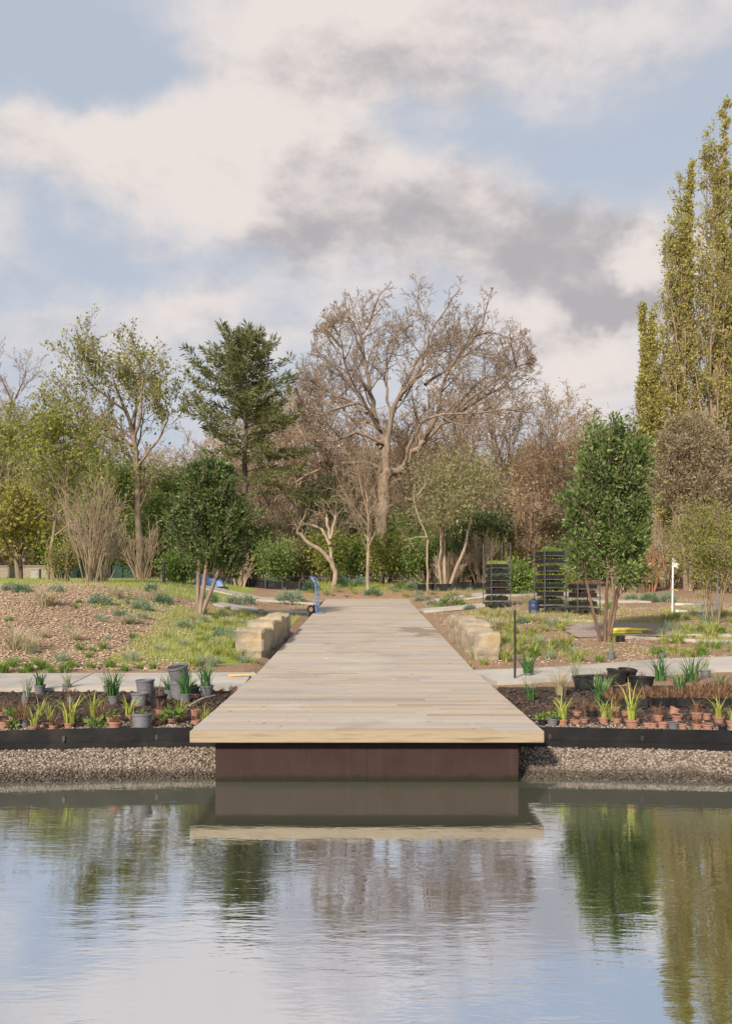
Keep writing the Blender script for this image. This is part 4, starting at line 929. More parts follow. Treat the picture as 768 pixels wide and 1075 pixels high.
for sx in (-.24, .24):
    wl = MB(); prof = [(.075, -.03), (.10, -.042), (.125, -.03), (.132, 0), (.125, .03), (.10, .042), (.075, .03)]
    wl.lathe(prof, 24, cap0=False); rot = Matrix.Rotation(math.pi/2, 3, 'Y')
    wl.v = [tuple(rot @ Vector(v)+Vector((sx, .13, .132))) for v in wl.v]; wh = wl.build('wheel', MT['tyre'], o)
    hb = MB(); hb.lathe([(.0, -.034), (.03, -.034), (.032, -.022), (.076, -.026), (.076, .026), (.032, .022), (.03, .034), (0, .034)], 20, cap0=False)
    hb.v = [tuple(rot @ Vector(v)+Vector((sx, .13, .132))) for v in hb.v]; hb.build('hub', MT['hub'], wh)

# ---------------------------------------------------------------- plant trolleys and their trays
tray_me = None
def tray_proto(leaf, seed, hgt):
    o = empty('plant_tray', (0, 0, 0), 0, 'black seedling tray', 'tray')
    mb = MB(); X_, Y_, hz = .48, .34, .11
    for (cx, cy, dx, dy) in ((0, -Y_/2, X_, .012), (0, Y_/2, X_, .012), (-X_/2, 0, .012, Y_), (X_/2, 0, .012, Y_)): mb.box((cx, cy, hz/2), (dx, dy, hz))
    mb.box((0, 0, .012), (X_, Y_, .014))
    for i in range(5): mb.box((-X_/2+X_*(i+.5)/5, -Y_/2-.008, hz*.5), (.075, .014, hz*.8))
    mb.build('tray', MT['blackp'], o, bevel=.003)
    mb = MB(); mb.box((0, 0, .092), (X_-.03, Y_-.03, .012)); mb.build('compost', MT['soil'], o)
    r = np.random.default_rng(seed); V = []; Q = []; off = 0
    for i in range(6):
        for j in range(4):
            v, q = blade_arrays(20, hgt*r.uniform(.35, 1.25), 0, .012, .5, .4, r, .03, 2); v = v+np.array([-X_/2+X_*(i+.5)/6, -Y_/2+Y_*(j+.5)/4, .097]); V.append(v); Q.append(q+off); off += len(v)
    link('seedlings', np_mesh('seedlings', np.concatenate(V), np.concatenate(Q)), MT[leaf], o)
    return o
trays = {k: tray_proto(lf, i, hg) for i, (k, lf, hg) in enumerate((('green', 'g_green', .16), ('dark', 'g_green', .07), ('lime', 'g_lime', .13), ('brown', 'g_dead', .13)))}
tray_used = set()
def put_tray(kind, loc, rz, label):
    o = trays[kind] if kind not in tray_used else copy_tree(trays[kind]); tray_used.add(kind)
    o.location = loc; o.rotation_euler = (0, 0, rz); o['label'] = label; o['group'] = 'plant trays on the trolleys'
ORD = ['bottom', 'second', 'third', 'fourth', 'fifth', 'sixth', 'seventh']
def trolley(u, v, rz, label, short, heights, kinds, ph):
    p = G(u, v); o = empty('plant_trolley', p, rz, label, 'trolley', 'plant trolleys on the right bed'); X_, Y_ = .60, .86
    mb = MB(); mb.box((0, 0, .14), (X_, Y_, .05)); mb.build('base', MT['darksteel'], o, bevel=.004)
    for sx in (-1, 1):
        for sy in (-1, 1):
            mb = MB(); mb.box((sx*(X_/2-.005), sy*(Y_/2-.005), ph/2+.10), (.026, .026, ph)); mb.build('post', MT['steel'], o, bevel=.004)
            mb = MB(); mb.tube([(sx*.22-.016, sy*.36, .062), (sx*.22+.016, sy*.36, .062)], .058, 14); mb.build('caster', MT['tyre'], o)
    for i, z in enumerate(heights):
        mb = MB(); mb.box((0, 0, z), (X_-.045, Y_-.045, .016))
        for sy in (-1, 1): mb.box((0, sy*(Y_/2-.03), z+.004), (X_-.05, .012, .026))
        mb.build('shelf', MT['steel'], o, bevel=.002)
        for j, sy in enumerate((-1, 1)):
            q = Matrix.Rotation(rz, 3, 'Z') @ Vector((0, sy*.19, z+.009)); k = kinds[i]
            what = {'green': 'tall green seedlings', 'dark': 'short dark seedlings', 'lime': 'lime green seedlings', 'brown': 'brown cut back seedlings'}[k]
            put_tray(k, p+q, rz, f'{("front", "back")[j]} tray of {what} on the {ORD[i]} shelf, {short} trolley')
trolley(521, 638, .16, 'steel plant trolley with tall empty posts, leftmost of the trolleys', 'leftmost', (.22, .42, .62, .82, 1.02, 1.20), ['dark', 'brown', 'brown', 'dark', 'dark', 'lime'], 1.86)
trolley(577, 643, .14, 'tallest loaded plant trolley, all its shelves full of green seedlings', 'tallest loaded', (.22, .44, .66, .88, 1.10, 1.30, 1.50), ['green', 'lime', 'green', 'lime', 'dark', 'lime', 'green'], 1.60)
trolley(611, 645, .14, 'low plant trolley half hidden behind the evergreen stems', 'half hidden low', (.22, .44, .66), ['dark', 'brown', 'brown'], .80)

# blue drum
p = G(560, 644); o = empty('blue_drum', p, 0, 'blue plastic drum between the trolleys', 'drum', scale=.82)
mb = MB(); mb.lathe([(.14, 0), (.165, .02), (.175, .10), (.165, .12), (.178, .16), (.178, .27), (.165, .30), (.175, .33), (.165, .41), (.11, .44)], 20, cap1=True); mb.build('body', MT['blueb'], o)
mb = MB(); mb.lathe([(.05, .44), (.05, .475), (.02, .48)], 12, cap1=True); mb.build('bung', MT['blackp'], o)

# white frame with a rag flag
p = G(705, 645); e2 = G(752, 647); o = empty('marker_frame', p, 0, 'white painted frame of two posts and two rails with a rag on top', 'frame')
Lx, Ly = (e2-p).x, (e2-p).y; rr2 = p.y/F
for lx, hh in ((0, 60*rr2), (Lx, 55*rr2)):
    mb = MB(); mb.tube([(lx, Ly*lx/Lx, -.1), (lx+.02, Ly*lx/Lx, hh)], .024, 10); mb.build('post', MT['white'], o)
for z in (4*rr2, 11*rr2):
    mb = MB(); mb.box((Lx/2, Ly/2-.05, z), (Lx+.12, .03, .065)); mb.build('rail', MT['white'], o, bevel=.006)
bm = bmesh.new(); bmesh.ops.create_grid(bm, x_segments=8, y_segments=8, size=.5)
for v in bm.verts:
    x = v.co.x+.5; v.co = Vector((.03+x*.14, .05*math.sin(9*x+3*v.co.y), 58*rr2-.10+v.co.y*.2*(1-.4*x)-.10*x))
me = bpy.data.meshes.new('rag'); bm.to_mesh(me); bm.free(); me.shade_smooth(); sd_ = link('rag', me, MT['fabric'], o); sm_ = sd_.modifiers.new('thick', 'SOLIDIFY'); sm_.thickness = .006
mb = MB(); mb.tube([(-.04, -.036, 27*rr2), (.04, -.04, 26*rr2), (.12, -.05, 25*rr2)], .012, 6); mb.build('tape', MT['yellow'], o)

# dark stake in the bed, yellow pipe coil, timber edging strips
p = G(540, 716, .1); mb = MB(); mb.tube([(0, 0, 0), (.004, 0, .5), (0, 0, 1.10)], .017, 8); mb.lathe([(.017, 1.10), (.012, 1.12)], 8, cap0=False, cap1=True)
tag(mb.build('metal_stake', MT['rust']), 'thin dark upright stake in the soil right of the boardwalk', 'stake').location = p
p = G(657, 665); o = empty('pipe_bundle', p, .05, 'bundle of bright yellow pipes lying beside the glossy evergreen', 'pipes')
for i in range(13):
    a, b2 = random.uniform(-.42, -.36), random.uniform(.2, .50); y = (i % 7-3)*.075; z = .03+.045*(i//7); mb = MB()
    mb.tube([(a, y, z), ((a+b2)/2, y+random.uniform(-.03, .03), z+random.uniform(0, .02)), (b2, y+random.uniform(-.06, .06), z)], .022, 8); mb.build('pipe', MT['yellow'], o)
def edge_strip(pts, label, th=.03, ht=.07):
    P3 = [G(u, v) for u, v in pts]; o = empty('timber_edging', P3[0], 0, label, 'edging'); mb = MB()
    for a, b2 in zip(P3, P3[1:]):
        d = b2-a; ang = math.atan2(d.y, d.x); c = (a+b2)/2-P3[0]; mb.box((c.x, c.y, c.z+ht/2-.02), (d.length-.004, th, ht), Matrix.Rotation(ang, 3, 'Z') @ Matrix.Rotation(-math.atan2(d.z, d.xy.length), 3, 'Y'))
    mb.build('board', MT['slab'], o, bevel=.004)
edge_strip([(586, 652), (615, 653), (650, 655)], 'pale path edging strip running behind the evergreen stems')
edge_strip([(640, 669), (690, 672), (730, 674), (790, 675)], 'nearer pale edging strip right of the yellow pipes')
edge_strip([(686, 666), (720, 668), (790, 669)], 'farther pale edging strip right of the yellow pipes')
mb = MB()
p = G(650, 661); bm = bmesh.new(); bmesh.ops.create_grid(bm, x_segments=30, y_segments=14, size=1)
for v in bm.verts:
    x, y = v.co.x, v.co.y; X_, Y_ = p.x+x*1.15+.1*noise.noise((x*2, y*2, 0)), p.y+y*1.3; v.co = Vector((X_, Y_, h(X_, Y_)+.022+.012*noise.noise((X_*2, Y_*2, 7))))
me = bpy.data.meshes.new('path'); bm.to_mesh(me); bm.free(); me.shade_smooth(); tag(link('gravel_path', me, mat_noise('grey grit', (.20, .15, .125), (.36, .29, .25), 30, .9, .4)), kind='structure')

# ---------------------------------------------------------------- pots and plants
def pot_mesh(name, rt, ht, taper=.78, rim=.12, n=24):
    mb = MB(); mb.lathe([(rt*taper, 0), (rt*(taper+(1-taper)*(1-rim)), ht*(1-rim)), (rt*1.05, ht*(1-rim)+.002), (rt*1.07, ht*.985), (rt*1.0, ht), (rt*.95, ht*.985), (rt*.92, ht*.85)], n); return mb.mesh(name)
def disc_mesh(name, r_, z):
    mb = MB(); n = 20; rings = 4; vs = [(0, 0, z+.012)]
    for k in range(1, rings+1): vs += [(r_*k/rings*math.cos(6.283*j/n), r_*k/rings*math.sin(6.283*j/n), z+.012*(1-k/rings)+random.uniform(-.006, .006)) for j in range(n)]
    fs = [(0, 1+j, 1+(j+1) % n) for j in range(n)]+[(1+k*n+j, 1+(k+1)*n+j, 1+(k+1)*n+(j+1) % n, 1+k*n+(j+1) % n) for k in range(rings-1) for j in range(n)]
    mb.add(vs, fs); return mb.mesh(name)
POT = {'g': (pot_mesh('pot', 1, 1.75, .80, .16), MT['greyp'], 1.75), 'G': (pot_mesh('pot', 1, 1.62, .86, .14), MT['greyp'], 1.62), 't': (pot_mesh('pot', 1, 1.45, .78, .22), MT['terra'], 1.45), 'b': (pot_mesh('pot', 1, 1.55, .82, .14), MT['blackp'], 1.55)}
SOIL = {k: disc_mesh('soil', .915, v[2]*.88) for k, v in POT.items()}
def leafy_ball(seed, n, rad, size):
    r = np.random.default_rng(seed); p = r.normal(0, .42, (n, 3))*rad; p[:, 2] = np.abs(p[:, 2])*.8+.02; return leaf_mesh('foliage', p, size, .6, seed, .4)
PL = {'strap': ([tuft_mesh('foliage', 44, .33, .013, .42, .34, .05, 500+i) for i in range(3)], 'g_strap'),
      'yel': ([tuft_mesh('foliage', 22, .34, .014, .34, .5, .035, 510+i) for i in range(3)], 'g_yel'),
      'grey': ([tuft_mesh('foliage', 40, .34, .010, .30, .25, .05, 520+i) for i in range(2)], 'g_grey'),
      'dead': ([tuft_mesh('foliage', 70, .24, .006, .55, .3, .05, 530+i) for i in range(3)], 'g_dead'),
      'twig': ([tuft_mesh('foliage', 7, .30, .008, .25, .1, .04, 540+i) for i in range(2)], 'g_dead'),
      'leaf': ([leafy_ball(550+i, 90, .085, .045) for i in range(2)], 'l_bright'),
      'tan': ([tuft_mesh('foliage', 150, .40, .006, .42, .35, .05, 560+i) for i in range(2)], 'g_tan')}
RP = random.Random(17)
def pot(u, v, wpx, kind, plant, ps, label, tilt=0, group=None):
    p = G(u, v, .012); r_ = wpx/2*p.y/F*.95; me, mt, hh = POT[kind]
    name = 'potted_plant' if plant else 'plant_pot'; o = empty(name, p, RP.uniform(0, 6.28), label, 'potted plant' if plant else 'pot', group or 'pots standing on the pond beds')
    if 'upright' in label and not plant and kind == 'g': o.scale.z = 1.15
    if tilt: o.rotation_euler = (tilt*.3, tilt, .4); o.location.z += .02
    else: o.rotation_euler = (RP.gauss(0, .05), RP.gauss(0, .05), o.rotation_euler[2])
    ps *= RP.uniform(.8, 1.2)
    c = link('pot', me, mt, o); c.scale = (r_,)*3
    c = link('soil', SOIL[kind], MT['soil'], o); c.scale = (r_,)*3
    if plant:
        ms, lf = PL[plant]; q = link('foliage', RP.choice(ms), MT[lf], o); q.location = (0, 0, r_*hh*.86); q.scale = (ps*RP.uniform(.85, 1.2), ps*RP.uniform(.85, 1.2), ps)
for a in [  # left bed
 (27, 738, 10, 'g', 'grey', 1.0, 'grey pot of tall grey green blades, nearer of the two at the far left'), (42, 728, 12, 'g', 'strap', .85, 'grey pot of dark strap leaves, left of the path slab joint'),
 (71, 726, 10, 'g', 'grey', .85, 'grey pot of thin grey green blades standing alone by the path'), (75, 738, 9, 'g', 'dead', .8, 'small grey pot with brown stems below the lone grey pot'),
 (113, 727, 9, 'g', 'twig', 1.0, 'grey pot with one brown twig beside the dark strap plant'), (120, 739, 12, 'g', 'strap', 1.25, 'grey pot with the largest dark strap plant on the left bed'),
 (2, 752, 9, 't', 'dead', .8, 'terracotta pot with red brown stems at the left picture edge'), (6, 765, 13, 't', None, 0, 'wide empty terracotta pot at the left picture edge'),
 (14, 757, 9, 't', 'leaf', .8, 'terracotta pot behind the low leafy plant at far left'), (26, 764, 11, 'g', 'dead', 1.4, 'grey pot with a dense upright bunch of rusty stems'),
 (36, 768, 11, 't', 'yel', .7, 'terracotta pot with yellow green blades at the edging, fourth from left'), (49, 765, 9, 't', None, 0, 'small empty terracotta pot just right of the yellow blades'), (56, 766, 9, 't', 'dead', .6, 'terracotta pot with a few brown stems in the front left row'),
 (64, 764, 8, 't', None, 0, 'narrow empty terracotta pot behind the front left row'), (73, 765, 11, 't', 'yel', 1.0, 'terracotta pot under arching yellow green blades on the left bed'), (83, 763, 9, 't', 'leaf', .5, 'terracotta pot with a small green sprig on the left bed'),
 (72, 755, 10, 't', 'dead', .8, 'terracotta pot with brown clump behind the arching yellow blades'),
 (121, 766, 15, 't', 'dead', .5, 'widest terracotta pot on the left bed, dead stalks inside'), (117, 759, 11, 't', 'leaf', .7, 'terracotta pot behind the widest terracotta pot'),
 (147, 741, 19, 'G', None, 0, 'large grey pot beside the black pot on the left bed'), (167, 742, 19, 'b', 'twig', .8, 'large black pot with bare twig on the left bed'),
 (153, 728, 20, 'G', None, 0, 'large grey pot behind the other large grey pot by the path'), (178, 733, 12, 'g', 'strap', .9, 'grey pot of strap leaves behind the black pot'),
 (189, 734, 21, 'g', None, 0, 'upright dark grey pot beneath the tilted pot'), (195, 737, 12, 'g', 'strap', 1.35, 'small grey pot with tall bright strap leaves in front of the pot stack'),
 (204, 730, 12, 'g', 'leaf', .6, 'grey pot with a green sprig right of the pot stack'), (205, 734, 9, 't', None, 0, 'single terracotta pot among the grey pots near the boardwalk'), (217, 731, 15, 'g', 'strap', 1.25, 'grey pot of strap leaves nearest the left boardwalk edge'),
 (149, 766, 22, 'G', 'leaf', .5, 'large grey pot at the front edging of the left bed'), (165, 763, 11, 't', 'dead', .6, 'terracotta pot right beside the large front grey pot'),
 (181, 760, 11, 't', 'leaf', 1.1, 'terracotta pot with a leafy green plant on the left bed'), (190, 757, 8, 't', 'yel', .75, 'small terracotta pot with a yellow spike on the left bed'), (205, 751, 10, 't', None, 0, 'terracotta pot behind its twin next to the boardwalk corner'), (206, 762, 10, 't', 'twig', .8, 'terracotta pot closest to the left boardwalk corner'),
 (167, 750, 9, 't', 'dead', .7, 'terracotta pot leaning before the black pot'), (136, 755, 8, 't', 'yel', .8, 'terracotta pot with tall yellow green blades left of the large front grey pot'),
 # right bed
 (555, 713, 9, 'g', 'strap', 1.15, 'grey pot of strap leaves beside the dark stake'), (551, 702, 9, 'g', 'twig', .6, 'grey pot with a twig on the path behind the stake'),
 (603, 716, 8, 'g', 'grey', 1.0, 'small grey pot of thin blades left of the big black pots'), (613, 725, 23, 'b', None, 0, 'tall black pot leftmost of the black pots'),
 (634, 724, 22, 'b', 'dead', .5, 'black pot of chippings in the middle of the black pots'), (646, 718, 22, 'b', None, 0, 'empty black pot at the back of the black pots'), (673, 728, 26, 'b', 'dead', .6, 'widest black pot with brown remains on the right bed'), (657, 716, 20, 'b', 'twig', .6, 'black pot with a twig behind the widest black pot'),
 (569, 762, 9, 'b', 'leaf', .8, 'small black pot nearest the right boardwalk corner'), (579, 763, 12, 'g', 'leaf', .6, 'grey pot with sprigs at the right boardwalk corner'), (590, 762, 11, 't', 'yel', 1.0, 'terracotta pot with tall yellow blades near the right boardwalk corner'),
 (598, 759, 9, 't', None, 0, 'terracotta pot tucked behind the yellow blades on the right bed'), (604, 762, 10, 't', None, 0, 'low terracotta pot on the right bed, third from the boardwalk'), (613, 759, 9, 't', 'twig', .6, 'terracotta pot with a twig left of the small black pot'), (605, 752, 9, 't', 'twig', .6, 'terracotta pot behind the low one on the right bed'),
 (621, 753, 11, 'b', 'dead', .5, 'small black pot among the terracotta pots on the right bed'), (633, 760, 11, 't', 'yel', .95, 'terracotta pot under fanning yellow green blades on the right bed'), (647, 760, 10, 't', 'dead', .6, 'terracotta pot with brown stems right of the fanning blades'),
 (663, 764, 15, 't', 'yel', 1.3, 'wide terracotta pot with the tallest yellow iris blades'), (679, 764, 9, 't', None, 0, 'narrow terracotta pot right of the tallest iris'), (685, 764, 9, 't', 'dead', .5, 'terracotta pot with a brown wisp, second right of the tallest iris'),
 (695, 765, 11, 't', None, 0, 'clean terracotta pot left of the blue grey pot'), (706, 766, 11, 'g', None, 0, 'blue grey pot standing in the terracotta row'), (716, 766, 10, 't', None, 0, 'terracotta pot immediately right of the blue grey pot'), (731, 766, 11, 't', 'dead', .6, 'terracotta pot with dead stems, right bed front row'), (742, 767, 12, 't', None, 0, 'broad terracotta pot left of the last black pot'),
 (758, 768, 10, 'b', 'twig', .5, 'small black pot at the right end of the front row'), (690, 757, 11, 't', 'dead', .7, 'terracotta pot with a brown tuft behind the front row'), (710, 757, 12, 't', None, 0, 'terracotta pot lying low behind the blue grey pot'), (706, 751, 11, 't', None, 0, 'tilted terracotta pot on top of the back row', .35),
 (731, 755, 13, 't', 'dead', 1.0, 'terracotta pot with a big rusty tuft on the right bed'), (741, 755, 10, 't', None, 0, 'terracotta pot beside the big rusty tuft'), (754, 759, 12, 't', 'yel', .9, 'terracotta pot with yellow green blades at the right picture edge'), (768, 764, 12, 't', 'yel', .7, 'terracotta pot half cut by the right picture edge'),
 (646, 748, 10, 't', 'dead', .8, 'terracotta pot with dry stems left of the tallest iris'), (656, 752, 9, 't', None, 0, 'plain terracotta pot just behind the tallest iris'),
 (740, 712, 11, 'g', 'grey', .9, 'grey pot of fine blades on the right bed by the path'), (651, 674, 10, 'b', 'leaf', .6, 'black pot at the foot of the glossy evergreen'), (693, 691, 8, 'g', 'leaf', .8, 'grey pot in the mulch right of the evergreen, farther one'), (641, 691, 9, 'g', 'grey', .8, 'grey pot in the mulch below the glossy evergreen')]:
    pot(*a)
# tilted pot lying on the stack
p = G(189, 734); o = empty('plant_pot', p+Vector((.0, .02, .215)), .3, 'large grey pot lying tilted on the upright pot', 'pot', 'pots standing on the pond beds'); o.rotation_euler = (.1, -.22, .4)
c = link('pot', POT['G'][0], MT['greyp'], o); c.scale = (.125, .125, .125); c = link('soil', SOIL['G'], MT['soil'], o); c.scale = (.125,)*3

# plants growing straight in the soil
def plant(u, v, kind, s_, label, name='strap_plant', cat='plant'):
    ms, lf = PL[kind]; o = link(name, RP.choice(ms), MT[lf]); o.location = G(u, v, .01); o.scale = (s_,)*3; o.rotation_euler = (0, 0, RP.uniform(0, 6.28)); tag(o, label, cat)
for a in [(693, 715, 'strap', 1.5, 'large clump of dark strap leaves right of the widest black pot'), (725, 716, 'strap', 1.45, 'tall strap leaved clump in the middle of the right bed'), (714, 727, 'strap', 1.2, 'bluish strap leaved clump in front of the taller clump'), (755, 728, 'strap', 1.1, 'strap leaved clump near the right picture edge'),
          (557, 735, 'strap', 1.0, 'low strap leaved clump beside the boardwalk on the right'), (631, 738, 'strap', 1.4, 'green clump with tan plumes in front of the black pots'), (588, 730, 'tan', 1.15, 'dry tan grass clump between the stake and the black pots'), (633, 733, 'tan', .9, 'tan plumes above the green clump'),
          (42, 752, 'yel', .8, 'arching yellow green blades in the left bed near the rusty stems'), (98, 752, 'yel', 1.15, 'tall yellow green blades in the middle of the left bed'), (52, 758, 'yel', .8, 'bent yellow blades behind the front left row'), (107, 757, 'dead', 1.2, 'wide rusty stemmed clump in the left bed'), (100, 764, 'leaf', 1.1, 'low green leafy plant in the middle of the left bed'),
          (14, 765, 'leaf', 1.0, 'low green leafy plant near the left picture edge'), (214, 757, 'yel', .7, 'yellow blades by the left boardwalk corner'), (641, 757, 'yel', 1.0, 'sprawling yellow green blades on the right bed front'), (663, 742, 'dead', 1.0, 'rusty clump behind the tallest iris'), (612, 744, 'dead', .7, 'brown wispy clump behind the right terracotta pots'),
          (575, 752, 'dead', .8, 'brown wispy clump near the right boardwalk corner'), (173, 757, 'leaf', .6, 'green sprig between two terracotta pots on the left bed')]:
    plant(*a)
for i, (u, v, lab) in enumerate(((654, 742, 'black tray of rusty cut back plants left of the strap clump'), (676, 741, 'black tray of rusty plants before the widest black pot'), (698, 741, 'black tray with a green sprig in the middle of the right bed'), (726, 741, 'black tray of rusty plants right of the middle tray'), (752, 742, 'black tray of rusty plants near the right edge'), (745, 733, 'farther black tray of rusty plants at the right'))):
    put_tray('brown', G(u, v, -.005), .12*(i % 3-1)+.03*i, lab)
    bpy.context.view_layer.update()

# mallet, stick, pot shards
p = G(266, 714); o = empty('mallet', p+Vector((0, 0, .07)), .15, 'yellow handled mallet lying by the path left of the boardwalk', 'mallet')
mb = MB(); mb.tube([(-.02, 0, .0), (-.2, 0, .0), (-.36, 0, -.01)], [.018, .016, .02], 10); mb.build('handle', MT['woodh'], o)
mb = MB(); mb.tube([(0, -.06, 0), (0, .06, 0)], .04, 14); mb.build('head', MT['timber'], o, bevel=.004)
a, b2 = G(199, 743), G(226, 733); mb = MB(); mb.tube([Vector((0, 0, .02)), (b2-a)*.5+Vector((0, 0, .05)), (b2-a)+Vector((0, 0, .03))], [.012, .015, .01], 8)
tag(mb.build('branch_stick', MT['timber']), 'thin dry stick lying on the soil left of the boardwalk', 'stick').location = a
for i, (u, v, lab) in enumerate(((236, 724, 'broken terracotta shard beside the mallet'), (241, 727, 'larger terracotta shard close to the boardwalk edge'), (232, 728, 'terracotta shard lying left of the boardwalk edge'))):
    bm = bmesh.new(); R = random.Random(i)
    vs = []
    for j in range(9):
        for k in range(2):
            a_ = -.9+j*.2; rr_ = .085; vs.append(bm.verts.new((rr_*math.cos(a_), rr_*math.sin(a_), (.07 if k else 0)+R.uniform(-.015, .015))))
    for j in range(8): bm.faces.new((vs[2*j], vs[2*j+2], vs[2*j+3], vs[2*j+1]))
    bmesh.ops.solidify(bm, geom=bm.faces[:], thickness=.008)
    me = bpy.data.meshes.new('pot_shard'); bm.to_mesh(me); bm.free(); ob = link('pot_shard', me, MT['terra']); ob.location = G(u, v)+Vector((0, 0, .02)); ob.rotation_euler = (1.2, .3*i, i); tag(ob, lab, 'shard')

# ---------------------------------------------------------------- tufts and bushes on the banks
TUF = {'lime': ([tuft_mesh('tuft', 120, .28, .010, .6, .5, .07, 600+i) for i in range(3)], 'g_lime'), 'green': ([tuft_mesh('tuft', 110, .24, .009, .55, .5, .06, 610+i) for i in range(3)], 'g_green'),
       'grey': ([tuft_mesh('tuft', 130, .28, .008, .6, .4, .08, 620+i) for i in range(3)], 'g_grey'), 'tan': ([tuft_mesh('tuft', 260, .50, .007, .7, .6, .10, 630+i) for i in range(2)], 'g_tan')}
RT = random.Random(23)
def tuft(u, v, kind, s_, label, group, p=None):
    ms, lf = TUF[kind]; o = link('grass_tuft', RT.choice(ms), MT[lf]); o.location = p if p else G(u, v, .01)
    o.scale = (s_*RT.uniform(.9, 1.15), s_*RT.uniform(.9, 1.15), s_); o.rotation_euler = (0, 0, RT.uniform(0, 6.28)); tag(o, label, 'grass tuft', group)
for (u, v, s_) in [(3, 706, 1.2), (13, 701, 1.0), (30, 705, 1.1), (38, 699, .9), (46, 703, 1.2), (68, 706, 1.2), (76, 701, 1.0), (96, 703, .9), (116, 702, 1.1), (131, 705, .8), (84, 683, 1.0), (93, 691, .8), (108, 682, .9), (140, 671, 1.0), (80, 639, .7), (176, 670, .8), (161, 703, .8), (55, 708, .9), (24, 708, .8), (147, 703, .7)]:
    tuft(u, v, 'green', s_, 'bright green grass tuft rooted in the wood mulch of the left bank', 'green tufts on the left bank')
for (u, v, s_) in [(64, 695, 1.0), (104, 650, .8), (122, 647, 1.0), (137, 695, 1.0), (168, 685, .9), (138, 655, 1.0), (193, 679, .9), (108, 654, .8), (150, 650, 1.0)]:
    tuft(u, v, 'grey', s_, 'grey green grass tuft rooted in the wood mulch of the left bank', 'grey tufts on the left bank')
k = 0
while k < 72:
    u, v = RT.uniform(196, 282), RT.uniform(640, 703); lim = 215-(v-640)*.12
    if u < lim-12*RT.random() or u > 385-(v-603)*.93-38: continue
    k += 1; tuft(u, v, RT.choice(('lime', 'lime', 'lime', 'green', 'grey')), RT.uniform(.6, 1.15), 'lime green grass clump in the grassy strip beside the left sandstone blocks', 'clumps left of the sandstone blocks')
k = 0
while k < 95:
    u, v = RT.uniform(500, 775), RT.uniform(646, 697)
    if u < 385+(v-603)*.93+44 or (595 < u < 695 and v < 690 and RT.random() < .85) or (v > 690-(u-560)*.02 and u < 700 and RT.random() < .5): continue
    k += 1; tuft(u, v, RT.choice(('lime', 'lime', 'lime', 'green', 'grey')), RT.uniform(.65, 1.35), 'lime green grass clump in the brown mulch of the right bed', 'clumps on the right bed')
for i, (u, v, s_, lab) in enumerate([(48, 636, 1.5, 'widest tan grass mound near the top of the left bank'), (18, 682, 1.3, 'olive tan grass mound at the left edge of the bank'), (30, 684, 1.0, 'smaller tan grass mound beside the olive tan mound'), (165, 630, 1.2, 'tan grass clump before the dark post'), (300, 633, 1.2, 'tan grass clump right of the grey paved strip'), (320, 634, .9, 'tan grass clump left of the hand truck'), (122, 628, 1.2, 'tan grass clump behind the left bank crest'), (553, 634, 1.3, 'tan plume grass left of the blue drum'),
                        (665, 622, 1.5, 'pale tan grass mound behind the glossy evergreen'), (516, 662, 1.1, 'soft pale grass mound beyond the right sandstone blocks'), (612, 640, 1.0, 'tan grass beside the low trolley'), (740, 640, 1.0, 'tan grass below the white frame'), (735, 628, 1.2, 'tan grass behind the white frame')]):
    tuft(u, v, 'tan', s_, lab, None)
for (u, v, k_, s_) in [(246, 692, 'lime', .9), (256, 696, 'grey', .9), (242, 680, 'lime', .9), (250, 672, 'lime', .8), (268, 697, 'lime', .6), (500, 692, 'lime', .9), (512, 690, 'grey', .9), (520, 680, 'lime', .9), (508, 698, 'lime', .7), (522, 668, 'lime', .8), (514, 655, 'lime', .9), (492, 700, 'lime', .5)]:
    tuft(u, v, k_, s_, 'grass tuft growing against the foot of the sandstone blocks', 'tufts at the foot of the stones')
k = 0
while k < 25:
    u, v = RT.uniform(0, 215), RT.uniform(622, 700)
    if u > 215-(v-640)*.2: continue
    k += 1; tuft(u, v, RT.choice(('tan', 'grey', 'grey', 'green')), RT.uniform(.35, .8), 'small scattered grass tuft among the mulch of the left bank', 'small scattered tufts on the left bank')
k = 0
while k < 32:
    u, v = RT.uniform(322, 505), RT.uniform(617, 634)
    if abs(u-385) < 40+(v-628)*.9 and v > 627: continue
    k += 1; tuft(u, v, RT.choice(('tan', 'lime', 'grey', 'grey', 'lime')), RT.uniform(.7, 1.3), 'grass clump in the planting bed closing the end of the boardwalk', 'clumps at the end of the boardwalk')
k = 0
while k < 16:
    u, v = RT.uniform(500, 770), RT.uniform(628, 664)
    if 595 < u < 690: continue
    k += 1; tuft(u, v, RT.choice(('tan', 'lime', 'grey')), RT.uniform(.6, 1.1), 'soft grass clump on the far half of the right bed', 'clumps on the far right bed')
# low rounded bushes
def dome_mesh(seed, n=900, size=.085):
    r = np.random.default_rng(seed); d = r.normal(size=(n, 3)); d[:, 2] = np.abs(d[:, 2]); d /= np.linalg.norm(d, axis=1, keepdims=True)
    q = np.array([noise.noise(Vector(a*2.3)+Vector((seed, 0, 0))) for a in d]); rad = .42*(1+.35*q)*r.uniform(.55, 1.05, n)
    return leaf_mesh('foliage', d*rad[:, None]*np.array([1, 1, .85]), size, .3, seed, .5, d*.9)
DOME = [dome_mesh(700+i) for i in range(3)]
def dome(u, v, wpx, lf, label):
    p = G(u, v, .01); o = empty('low_bush', p, RT.uniform(0, 6.28), label, 'bush', 'low rounded bushes'); s_ = 1.35*wpx/2*p.y/F/.42
    c = link('foliage', RT.choice(DOME).copy(), MT[lf], o); c.scale = (s_*RT.uniform(.9, 1.1), s_, s_*RT.uniform(.95, 1.25))
    mb = MB(); mb.tube([(0, 0, -.02), (.02, 0, .1*s_), (.0, .02, .22*s_)], [.018, .014, .008], 6); mb.build('stem', MT['bark_brown'], o)
